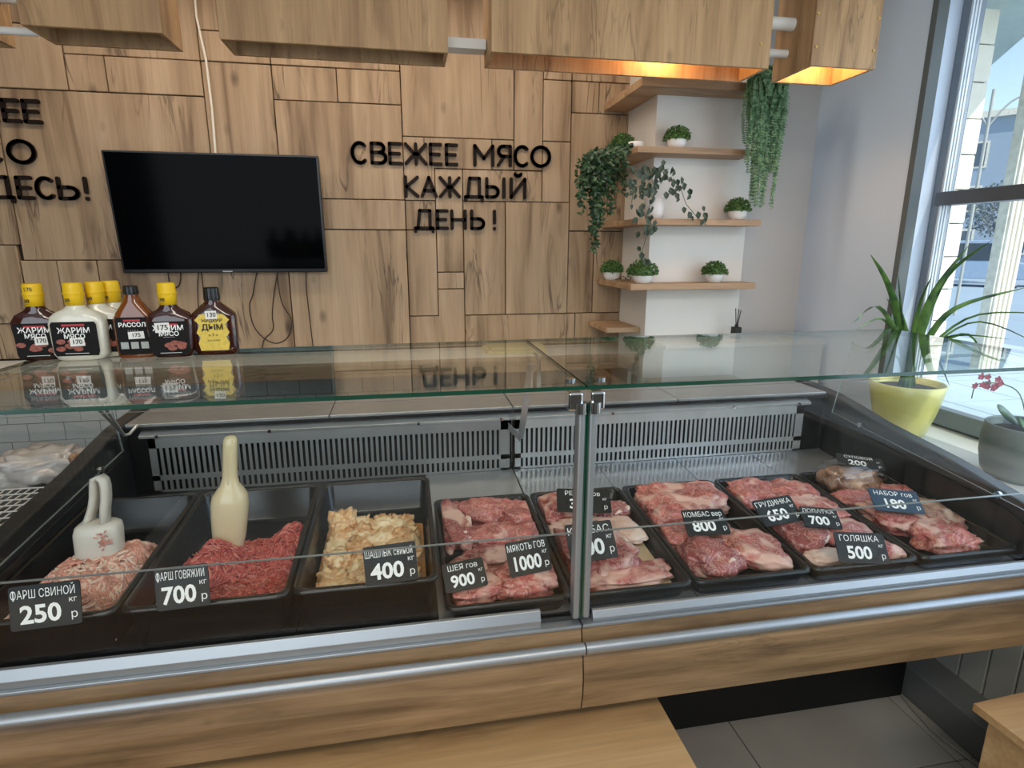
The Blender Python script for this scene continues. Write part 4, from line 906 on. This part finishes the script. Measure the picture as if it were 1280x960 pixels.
for i, (x, y, z) in enumerate(VL+extra):
    if proto is None:
        mb = MB(); leaf_quad(mb, (0, 0, 0), (0, 0, -1), (0, -1, 0), .034, .024, curl=.08)
        proto = build('leaf', mb, m_vine, t, base=(0, 0, 0)); o = proto
    else:
        o = proto.copy(); C.objects.link(o)
    o.parent = t; o.location = Vector((x, 2.385+rd.uniform(-.01, .022), z+.012))-t.location
    o.rotation_euler = (rd.uniform(-.3, .3), rd.uniform(-.7, .7), rd.uniform(-.6, .6)); k_ = rd.uniform(.75, 1.1); o.scale = (k_, k_, k_)

# reed diffuser
t = thing('reed_diffuser', 'small black reed diffuser with three sticks on the ledge below the shelves', 'diffuser', (1.52, 2.47, 1.062))
build('bottle', MB().box(1.502, 1.538, 2.452, 2.488, 1.062, 1.118).box(1.513, 1.527, 2.463, 2.477, 1.118, 1.130), m_reed, t, bevel=.003)
for dx, dz in ((-.012, .205), (.004, .20), (.016, .195)):
    build('reed', MB().tube([(1.52, 2.47, 1.10), (1.52+dx, 2.47, 1.0+dz)], .0022, 6), m_reed, t)

# strap-leaved plant in the yellow pot
t = thing('potted_strap_plant', 'long leaved green plant in a pale yellow pot on the window sill', 'potted plant', (1.845, 1.82, .79))
cx, cy = 1.845, 1.82
build('pot', MB().lathe([(0, 0), (.070, 0), (.082, .012), (.103, .085), (.118, .155), (.125, .196), (.121, .20), (.116, .196), (.112, .17), (0, .17)], (cx, cy, .79), 40), m_potY, t)
build('soil', MB().lathe([(0, .003), (.06, .006), (.108, 0)], (cx, cy, .966), 30), m_soil, t)
BL = [[[1.805, 1.8, 1.108], [1.673, 1.786, 1.342], [1.546, 1.75, 1.458]], [[1.797, 1.8, 1.093], [1.563, 1.696, 1.283], [1.365, 1.577, 1.251]], [[1.792, 1.8, 1.084], [1.659, 1.774, 1.232], [1.493, 1.707, 1.21]], [[1.815, 1.8, 1.108], [1.779, 1.757, 1.287], [1.67, 1.622, 1.391]], [[1.829, 1.8, 1.107], [1.817, 1.751, 1.315], [1.858, 1.681, 1.492]], [[1.838, 1.8, 1.113], [1.852, 1.748, 1.37], [1.84, 1.592, 1.504]], [[1.852, 1.8, 1.091], [1.891, 1.733, 1.266], [2.02, 1.60, 1.353]], [[1.86, 1.8, 1.085], [1.95, 1.70, 1.249], [2.03, 1.46, 1.276]], [[1.861, 1.8, 1.082], [1.96, 1.70, 1.228], [2.03, 1.50, 1.162]], [[1.786, 1.8, 1.079], [1.661, 1.734, 1.25], [1.506, 1.614, 1.325]], [[1.847, 1.8, 1.083], [1.866, 1.694, 1.181], [1.951, 1.565, 1.187]], [[1.849, 1.8, 1.071], [1.909, 1.736, 1.159], [2.02, 1.53, 1.121]], [[1.828, 1.8, 1.077], [1.832, 1.728, 1.12], [1.902, 1.70, 0.998]], [[1.855, 1.8, 1.076], [1.93, 1.70, 1.186], [1.96, 1.62, 1.069]], [[1.777, 1.8, 1.073], [1.601, 1.714, 1.157], [1.417, 1.60, 1.199]], [[1.805, 1.8, 1.108], [1.684, 1.723, 1.237], [1.508, 1.587, 1.406]], [[1.865, 1.8, 1.061], [1.97, 1.68, 1.111], [2.03, 1.48, 1.088]]]
WD = [.8*q for q in [.040, .026, .018, .022, .040, .030, .034, .014, .012, .018, .016, .016, .022, .016, .014, .018, .022]]
rd = random.Random(8)
def qbez(pts, n):
    P = [Vector(p) for p in pts]; out = []
    for i in range(n+1):
        t_ = i/n*(len(P)-1); k = min(int(t_), len(P)-2); f = t_-k
        p0, p1, p2, p3 = P[max(k-1, 0)], P[k], P[k+1], P[min(k+2, len(P)-1)]
        out.append(.5*((2*p1)+(p2-p0)*f+(2*p0-5*p1+4*p2-p3)*f*f+(p3+3*p1-p0-3*p2)*f**3))
    return out
for b, w in zip(BL, WD):
    a = Vector((cx+rd.uniform(-.03, .03), cy+rd.uniform(-.02, .02), .955))
    pts = qbez([a]+b, 16); vs = []; fs = []
    for i, p in enumerate(pts):
        u = i/16; tan = (pts[min(i+1, 16)]-pts[max(i-1, 0)]).normalized()
        side = tan.cross(Vector((.75, .65, .1))); side = side if side.length > .2 else tan.cross(Vector((0, 0, 1))); side.normalize()
        ww = w*.5*min(1, .45+u*1.6)*max(.03, (1-u**2.4)); nn = side.cross(tan)
        vs += [p-side*ww+nn*ww*.35, p, p+side*ww+nn*ww*.35]
        if i: k = i*3; fs += [(k-3, k-2, k+1, k), (k-2, k-1, k+2, k+1)]
    mb = MB(); mb.add(vs, fs, 0, True); build('leaf', mb, m_blade, t)

# grey pot with a pink flowering plant
t = thing('potted_pink_flower', 'fleshy plant with pink blossom in a grey pot on the window sill', 'potted plant', (1.85, 1.37, .79))
cx, cy = 1.85, 1.37
pot = MB(); n = 96; prof = [(0, 0), (.088, 0), (.102, .02), (.112, .07), (.114, .12), (.111, .165), (.107, .168), (.104, .16), (.103, .14), (0, .14)]
vs = []
for r_, z in prof:
    for j in range(n):
        k = r_*(1+(.012*math.cos(j*PI/1.0*1) if .01 < z < .13 and r_ > .05 else 0)); vs.append((cx+k*math.cos(2*PI*j/n), cy+k*math.sin(2*PI*j/n), .79+z))
pot.add(vs, [(i*n+j, i*n+(j+1) % n, (i+1)*n+(j+1) % n, (i+1)*n+j) for i in range(len(prof)-1) for j in range(n)], 0, True)
build('pot', pot, m_potG, t)
build('soil', MB().lathe([(0, .006), (.05, .004), (.10, 0)], (cx, cy, .932), 30), m_soil, t)
def fleshy(c, d, L_, w_):
    V, F = ico(3); d = Vector(d).normalized(); s = d.orthogonal().normalized(); n_ = d.cross(s); mb = MB()
    mb.add([Vector(c)+d*(v.x+1)*L_/2+s*v.y*w_/2*(1+.25*v.x)+n_*v.z*.007 for v in V], F, 0, True); return mb
for c, d, L_, w_ in (((1.84, 1.40, .95), (-.5, .25, .5), .085, .055), ((1.85, 1.38, .96), (-.35, -.1, .9), .09, .06), ((1.86, 1.36, .96), (.1, -.3, .9), .10, .06), ((1.83, 1.36, .95), (-.7, -.2, .35), .07, .05), ((1.87, 1.38, .96), (.6, .3, .5), .09, .06)):
    build('leaf', fleshy(c, d, L_, w_), m_jade, t)
build('flower_stem', MB().tube(qbez([(1.85, 1.38, .95), (1.85, 1.42, 1.04), (1.83, 1.46, 1.065), (1.815, 1.50, 1.06)], 12), .002, 6).tube(qbez([(1.815, 1.50, 1.06), (1.81, 1.53, 1.045), (1.81, 1.535, 1.00)], 8), .0018, 6), m_jade, t)
rd = random.Random(4)
for k in range(16):
    c = Vector((1.815+rd.uniform(-.015, .015), 1.50+rd.uniform(-.045, .045), 1.062+rd.uniform(-.02, .02))); mb = MB()
    for a in range(5):
        v = Vector((math.cos(a*1.2566)*.4-.5, math.sin(a*1.2566), math.cos(a*1.2566)*.9)).normalized()
        leaf_quad(mb, c, v, (-1, -.5, .3), .013, .009, curl=.1)
    build('blossom', mb, m_petal, t)

# ------------------------------------------------------------------ sauce bottles on the glass
def bottle(x, y, kind, label, price=None, yaw=0, capnote=False, group='sauce bottles on the glass top'):
    z0 = 1.2225; spec = dict(dark=(.104, .044, m_sauce), white=(.116, .05, m_wsauce), brine=(.088, .042, m_amber), smoke=(.102, .044, m_sauce))[kind]
    w, d, mat = spec; t = thing('sauce_bottle', label, 'bottle', (x, y, z0), group)
    ya_ = R(yaw); rot = lambda p: (x+(p[0])*math.cos(ya_)-(p[1])*math.sin(ya_), y+p[0]*math.sin(ya_)+p[1]*math.cos(ya_), p[2])
    if kind == 'dark': S = [(0, .36, .36), (.003, .40, .43), (.02, .44, .47), (.075, .5, .5), (.088, .5, .5), (.104, .40, .44), (.114, .24, .36), (.122, .17, .38), (.132, .155, .36)]
    elif kind == 'white': S = [(0, .36, .40), (.003, .42, .46), (.015, .48, .5), (.085, .5, .5), (.100, .46, .48), (.110, .36, .42), (.118, .22, .38), (.126, .15, .33), (.134, .14, .32)]
    elif kind == 'brine': S = [(0, .44, .44), (.004, .48, .48), (.02, .5, .5), (.09, .5, .5), (.105, .42, .46), (.130, .24, .40), (.145, .16, .32), (.152, .15, .31)]
    else: S = [(0, .40, .40), (.004, .46, .46), (.02, .5, .5), (.092, .5, .5), (.100, .47, .48), (.118, .28, .40), (.128, .165, .35), (.136, .15, .34)]
    rings = []
    for z, a, b in S:
        e = .55 if z < S[-3][0] else 1.0
        rings.append([rot((p[0], p[1], z0+z)) for p in superring(0, 0, 0, a*w, b*d, 36, e)])
    build('bottle_body', loft(MB(), rings), mat, t)
    top = S[-1][0]
    if kind in ('dark', 'white'):
        cp = [(0, top-.008), (.019, top-.008), (.0195, top+.012), (.0205, top+.018), (.0215, top+.020), (.0195, top+.022), (.019, top+.040), (.017, top+.043), (0, top+.043)]
        cap = build('cap', MB().lathe(cp, (x, y, z0), 30), m_yellow, t)
        tt = join(text_mb('30', .011, rot((-.006, -.0207, z0+top+.004)), (math.cos(ya_), math.sin(ya_), 0), (0, 0, 1), bold=.02), text_mb('——', .004, rot((-.006, -.0207, z0+top-.003)), (math.cos(ya_), math.sin(ya_), 0), (0, 0, 1), bold=.03))
        if capnote: join(tt, text_mb('170', .012, rot((0, -.0205, z0+top+.030)), (math.cos(ya_), math.sin(ya_), 0), (0, 0, 1)))
        build('cap_lettering', tt, m_ink, cap)
    else:
        r_ = .0155 if kind == 'brine' else .0175; hc = .014 if kind == 'brine' else .024
        mb = MB(); n = 40; vs = []
        for rr_, z in ((0, top-.004), (r_, top-.004), (r_*1.02, top+.002), (r_*.97, top+hc), (r_*.9, top+hc+.002), (0, top+hc+.002)):
            for j in range(n): vs.append((x+rr_*(1+(.03 if j % 2 else 0))*math.cos(2*PI*j/n), y+rr_*(1+(.03 if j % 2 else 0))*math.sin(2*PI*j/n), z0+z))
        mb.add(vs, [(i*n+j, i*n+(j+1) % n, (i+1)*n+(j+1) % n, (i+1)*n+j) for i in range(5) for j in range(n)]); build('cap', mb, m_tvframe, t)
    # label on the flat front
    X = Vector((math.cos(ya_), math.sin(ya_), 0)); U = Vector((0, 0, 1)); Nf = X.cross(U)
    P = lambda a, z, o=0: Vector(rot((a, -d*.5-o, z0+z)))
    lw = w*.40
    if kind == 'smoke':
        poly = [(-lw*.75, .012), (lw*.75, .012), (lw*.85, .03), (lw*.7, .045), (lw*.9, .055), (lw*.7, .075), (lw*.95, .086), (lw*.6, .10), (-lw*.6, .10), (-lw*.95, .086), (-lw*.7, .075), (-lw*.9, .055), (-lw*.7, .045), (-lw*.85, .03)]
        lb = build('label', MB().prism(poly, lambda p, q: P(p[0], p[1], q), 0, .0012), m_ylabel, t)
        tx = text_mb('ДЫМ', .019, P(0, .068, .0016), X, U, bold=.03, fit=lw*1.3); join(tx, text_mb('ЖИДКИЙ', .010, P(0, .084, .0016), X, U, bold=.02, fit=lw*1.3))
        for zz, q in ((.05, 'o 5 o'), (.036, '=====')): join(tx, text_mb(q, .010, P(0, zz, .0016), X, U, fit=lw*1.2))
        build('label_lettering', tx, m_ink, lb)
    else:
        h0, h1_ = (.006, .086) if kind == 'dark' else ((.012, .090) if kind == 'white' else (.008, .096))
        lb = build('label', MB().prism([(-lw*.92, h0), (lw*.92, h0), (lw, h0+.01), (lw, h1_-.006), (lw*.92, h1_), (-lw*.92, h1_), (-lw, h1_-.006), (-lw, h0+.01)], lambda p, q: P(p[0], p[1], q), 0, .0012), m_label, t)
        if kind == 'brine':
            tx = text_mb('РАССОЛ', .0135, P(0, .078, .0016), X, U, bold=.03, fit=lw*1.75); join(tx, text_mb('- - - - -', .008, P(0, .066, .0016), X, U, fit=lw*1.4))
            for q in (-.6, 0, .6): build('label_icon', MB().add([P(q*lw-.008, .022, .0016), P(q*lw+.008, .022, .0016), P(q*lw+.008, .038, .0016), P(q*lw-.008, .038, .0016)], [(0, 1, 2, 3)]), m_clad, lb)
        else:
            tx = text_mb('ЖАРИМ', .017, P(0, .070, .0016), X, U, bold=.018, fit=lw*1.75); join(tx, text_mb('МЯСО', .0145, P(0, .0565, .0016), X, U, bold=.018, fit=lw*1.35))
            join(tx, text_mb('_______', .007, P(0, .052, .0016), X, U, fit=lw*1.2)); join(tx, text_mb('——————', .008, P(0, h0+.006, .0016), X, U, fit=lw*1.1, bold=.03))
        build('label_lettering', tx, m_chalk, lb)
        build('label_band', MB().add([P(-lw*.5, h1_-.010, .0015), P(lw*.5, h1_-.010, .0015), P(lw*.5, h1_-.005, .0015), P(-lw*.5, h1_-.005, .0015)], [(0, 1, 2, 3)]), m_redink, lb)
        if kind != 'brine':
            pic = MB(); rd = random.Random(int(x*1000))
            for q in range(7):
                a0, z_ = rd.uniform(-.75, .75)*lw, h0+.012+rd.uniform(.004, .022)
                pic.add([P(a0+.010*math.cos(k*PI/5), z_+.006*math.sin(k*PI/5), .0014+q*.0001) for k in range(10)], [tuple(range(10))])
            build('label_picture', pic, m_meatprint, lb)
    if price:
        txt, px_, pz_, pw, ph = price
        st = build('price_sticker', MB().prism([(px_-pw/2, pz_-ph/2), (px_+pw/2, pz_-ph/2+.001), (px_+pw/2-.001, pz_+ph/2), (px_-pw/2, pz_+ph/2-.001)], lambda p, q: P(p[0], p[1], q), .0018, .0024), m_sticker, t)
        build('sticker_digits', text_mb(txt, ph*.72, P(px_, pz_, .0028), X, U, bold=.01, fit=pw*.85), m_ink, st)
    return t
bottle(-.838, 1.515, 'dark', 'dark brown sauce bottle with a yellow cap, leftmost in the row', ('170', .010, .046, .026, .020), yaw=4, capnote=True)
bottle(-.748, 1.50, 'white', 'frontmost white sauce bottle with a yellow cap and black label', ('170', .004, .044, .030, .020), yaw=2)
bottle(-.722, 1.54, 'white', 'second white sauce bottle, half hidden behind the frontmost white one', yaw=6)
bottle(-.702, 1.572, 'white', 'rearmost white sauce bottle, peeking out behind the other two', yaw=6)
bottle(-.634, 1.515, 'brine', 'amber brine bottle with a small black cap', ('175', .006, .054, .034, .018), yaw=4)
bottle(-.553, 1.505, 'dark', 'dark sauce bottle with a yellow cap, right of the amber bottle', ('175', -.012, .072, .032, .024), yaw=3)
bottle(-.460, 1.52, 'smoke', 'dark bottle with a black cap and yellow bear shaped label, rightmost in the row', ('130', .0, .098, .026, .020), yaw=2)

# ------------------------------------------------------------------ side table with rack and bagged meat left of the case
t = thing('side_table', 'dark side table left of the display case', 'table', (-1.35, 1.85, 0))
build('tabletop', MB().box(-1.85, -.90, 1.30, 2.35, .70, .72), m_blackplastic, t, bevel=.004)
for x in (-1.81, -.96):
    for y in (1.34, 2.30): build('leg', MB().box(x-.02, x+.02, y-.02, y+.02, 0, .70), m_kick, t)
t = thing('wire_rack', 'white wire rack lying on the dark side table at the left edge', 'rack', (-1.15, 1.72, .72))
fr = MB()
for i in range(22): fr.tube([(-1.45+i*.024, 1.45, .735), (-1.45+i*.024, 1.95, .735)], .0025, 5)
build('long_wires', fr, m_white, t)['kind'] = 'stuff'
fr = MB()
for i in range(12): fr.tube([(-1.46, 1.46+i*.044, .739), (-.935, 1.46+i*.044, .739)], .0025, 5)
build('cross_wires', fr, m_white, t)['kind'] = 'stuff'
b_ = chunk(-1.24, 2.10, .722, .26, .20, .10, 10, 77, sub=4, rough=1.1); m_bagw = plain('milky_plastic_bag', srgb(208, 200, 196), .15, coat=.6, noise_amt=.18, scale=18, bump=.4)
tag(build('plastic_bag', b_, m_bagw, base=(-1.24, 2.10, .722)), 'crumpled milky plastic bag on the side table left of the case', 'bag')
b_ = chunk(-1.02, 1.99, .745, .13, .11, .09, 30, 79, sub=4, rough=.9)
tag(build('wrapped_meat', b_, m_offal, base=(-1.02, 1.99, .745)), 'small piece of wrapped meat beside the left end of the case', 'meat')

# ------------------------------------------------------------------ benches at the customer side
t = thing('wooden_bench', 'low pale oak bench under the front of the display counter', 'bench', (-.2, .75, 0))
build('bench_top', MB().box(-1.3, .546, .30, 1.15, .428, .45), m_board, t, bevel=.002)
build('side_panel', MB().box(.50, .52, .34, 1.11, 0, .428), m_board, t); build('side_panel', MB().box(-1.27, -1.25, .34, 1.11, 0, .428), m_board, t)
t = thing('wooden_bench', 'small oak bench whose corner shows at the bottom right by the grey cladding', 'bench', (1.47, .72, 0))
rm = Matrix.Rotation(R(3), 3, 'Z'); O = Vector((1.262, .930, 0))
def bx(x0, x1, y0, y1, z0, z1):
    mb = MB().box(x0, x1, y0, y1, z0, z1); mb.v = [tuple(O+rm @ Vector(v)) for v in mb.v]; return mb
build('bench_top', bx(0, .44, -.42, 0, .430, .450), m_board, t, bevel=.0015)
build('side_panel', bx(.03, .05, -.40, -.02, 0, .430), m_board, t); build('side_panel', bx(.39, .41, -.40, -.02, 0, .430), m_board, t)
build('back_panel', bx(.05, .39, -.09, -.07, .05, .430), m_board, t)
# a thin cable along the floor by the plinth
tag(build('floor_cable', MB().tube(qbez([(1.60, 1.40, .006), (1.585, 1.34, .006), (1.575, 1.25, .006), (1.588, 1.16, .006), (1.60, 1.10, .006)], 20), .004, 6), plain('grey_cable', srgb(150, 148, 142), .5), base=(1.585, 1.25, .002)), 'thin grey cable lying on the floor along the plinth', 'cable')

# ------------------------------------------------------------------ outside the window
m_pave = plain('pale_paving', srgb(182, 200, 210), .8, noise_amt=.06, scale=1.5)
m_road = plain('grey_road', srgb(150, 170, 184), .8, noise_amt=.05, scale=.5)
m_stone = plain('white_stone_block', srgb(236, 232, 218), .8, noise_amt=.05, scale=6)
m_stone2 = plain('weathered_pale_plaster', srgb(218, 216, 204), .8, noise_amt=.16, scale=12)
pv = struct('ground', MB().box(2.15, 60, -30, 70, -.4, -.165), m_road)
for i in range(9):
    for j in range(12):
        x0 = 2.16+i*.9; y0 = -1.2+j*.9
        build('paving_slab', MB().box(x0+.008, x0+.892, y0+.008, y0+.892, -.16, -.15), m_pave, pv)
PX0, PX1 = 6.24, 6.50
pil = thing('stone_pillar', 'white block pillar just outside the window', 'pillar', (6.3, 6.2, -.15))
for k in range(17):
    z0 = -.15+k*.2; wv = .006 if k % 2 else 0
    build('stone_block', MB().box(PX0-wv, PX1, 6.0-wv, 6.25, z0*1.9+.14+.006, z0*1.9+.14+.374), m_stone, pil, bevel=.01, seg=1)
build('pillar_core', MB().box(PX0+.03, PX1-.03, 6.03, 6.22, -.15, 6.1), m_grout, pil)
pil = thing('ornate_pillar', 'weathered pale pillar with fluted face further along the pavement', 'pillar', (7.9, 6.8, -.15))
mb = MB().box(7.80, 8.13, 6.6, 6.74, -.15, 6.2); build('shaft', mb, m_stone2, pil, bevel=.01)
for k in range(4): build('flute', MB().box(7.825+k*.077, 7.87+k*.077, 6.57, 6.60, .1, 6.0), m_stone, pil, bevel=.005)
tag(build('canopy', MB().prism([(2.9, 0), (3.0, 0), (8.5, 7.95), (2.9, 7.95)], lambda p, t: (p[0], p[1], t), 4.0, 4.3), plain('pale_green_canopy', srgb(176, 188, 182), .8), base=(4.5, 4, 4.0)), 'pale canopy slab over the pavement, top right corner outside', 'canopy')
# street lamp
t = thing('street_lamp', 'tall street lamp with curved arms seen through the window', 'street lamp', (13.4, 12.2, -.15))
build('pole', MB().tube([(13.4, 12.2, -.15), (13.4, 12.2, 5.0)], .035, 10), m_clad, t)
for sgn in (-1, 1): build('arm', MB().tube(qbez([(13.4, 12.2, 4.2), (13.4+sgn*.25, 12.2-sgn*.25, 4.7), (13.4+sgn*.6, 12.2-sgn*.6, 4.9)], 10), .02, 8), m_clad, t)
# van and car
def vehicle(name, label, cx, cy, L_, W_, H_, body, ang, van):
    t = thing(name, label, 'vehicle', (cx, cy, -.165)); rm = Matrix.Rotation(R(ang), 3, 'Z'); o = Vector((cx, cy, -.165))
    def pr_(poly, y0, y1, m, nm, bevel=0):
        mb = MB().prism(poly, lambda p, q: (p[0], q, p[1]), y0, y1); mb.v = [tuple(o+rm @ Vector(v)) for v in mb.v]; build(nm, mb, m, t, bevel=bevel)
    if van: sh = [(-L_/2, .35), (L_/2, .35), (L_/2, .95), (L_/2-.55, 1.1), (L_/2-1.15, H_), (-L_/2+.05, H_), (-L_/2, .9)]
    else: sh = [(-L_/2, .3), (L_/2, .3), (L_/2, .8), (L_/2-1.0, .9), (L_/2-1.6, H_), (-L_/2+.9, H_), (-L_/2+.2, .9), (-L_/2, .8)]
    pr_(sh, -W_/2, W_/2, body, 'car_body', .03)
    gl = [(L_/2-.75, 1.12), (L_/2-1.2, H_-.12), (-L_/2+.3, H_-.12), (-L_/2+.25, 1.1)] if van else [(L_/2-1.15, .92), (L_/2-1.65, H_-.08), (-L_/2+.95, H_-.08), (-L_/2+.4, .92)]
    for y in (-W_/2-.012, W_/2+.002): pr_(gl, y, y+.01, plain('car_glass', srgb(60, 76, 90), .1), 'side_window')
    for x in (-L_/2+.8, L_/2-.85):
        for y in (-W_/2+.08, W_/2-.08):
            mb = MB().cyl((x, y, .32), (0, 1, 0), .32, .2, 22); mb.v = [tuple(o+rm @ Vector(v)) for v in mb.v]; w_ = build('wheel', mb, m_kick, t)
            mb = MB().cyl((x, y, .32), (0, 1, 0), .19, .215, 14); mb.v = [tuple(o+rm @ Vector(v)) for v in mb.v]; build('hubcap', mb, m_alu, w_)
vehicle('van', 'pale blue van parked across the street', 24.4, 22.3, 4.6, 1.9, 1.95, plain('pale_blue_paint', srgb(150, 172, 196), .3), -52, True)
vehicle('car', 'light car parked right of the van across the street', 28.2, 19.3, 4.3, 1.75, 1.45, plain('light_car_paint', srgb(176, 192, 208), .3), -52, False)
# buildings across
def house(label, cx, cy, w, d, h, ang, mat, cols, rows):
    t = thing('building', label, 'building', (cx, cy, -.165)); rm = Matrix.Rotation(R(ang), 3, 'Z'); o = Vector((cx, cy, -.165))
    def bb(x0, x1, y0, y1, z0, z1):
        mb = MB().box(x0, x1, y0, y1, z0, z1); mb.v = [tuple(o+rm @ Vector(v)) for v in mb.v]; return mb
    build('wall', bb(-w/2, w/2, 0, d, 0, h), mat, t)
    build('cornice', bb(-w/2-.3, w/2+.3, -.3, d, h, h+.4), m_stone2, t)
    for i in range(cols):
        for j in range(rows):
            x = -w/2+w*(i+.5)/cols; z = 1.2+(h-1.5)*(j+.0)/rows
            f = build('window', bb(x-.65, x+.65, -.06, .02, z, z+1.7), m_stone2, t)
            build('pane', bb(x-.52, x+.52, -.08, -.06, z+.12, z+1.58), plain('far_window_glass', srgb(76, 92, 108), .15) if (i == 0 and j == 0) else bpy.data.materials['far_window_glass'], f)
house('grey blue building across the street behind the van', 40, 33, 26, 8, 10, -52, plain('grey_blue_facade', srgb(150, 166, 184), .8, noise_amt=.04), 9, 3)
house('pale building at the far end of the street', 12, 62, 20, 8, 13, -25, plain('pale_facade', srgb(188, 194, 200), .8, noise_amt=.04), 7, 4)
# tree
t = thing('bare_tree', 'greyish tree in front of the building across the street', 'tree', (27.3, 23.0, -.165))
build('trunk', MB().tube([(27.3, 23.0, -.165), (27.3, 23, 1.8), (27.4, 23.05, 3.2)], [.14, .11, .05], 8), plain('tree_bark', srgb(88, 84, 82), .9), t)
mb = MB(); rd = random.Random(6)
for i in range(2600):
    v = Vector((rd.gauss(0, 1), rd.gauss(0, 1), rd.gauss(0, 1))).normalized()*rd.uniform(.3, 1)**.5
    leaf_quad(mb, Vector((27.4, 23.0, 3.2))+Vector((v.x*1.9, v.y*1.9, v.z*1.3)), Vector((rd.uniform(-1, 1), rd.uniform(-1, 1), rd.uniform(-1, 1))), Vector((rd.uniform(-1, 1), rd.uniform(-1, 1), .3)), .16, .09)
build('crown', mb, plain('grey_green_foliage', srgb(120, 132, 134), .8, noise_amt=.3, scale=3), t)['kind'] = 'stuff'
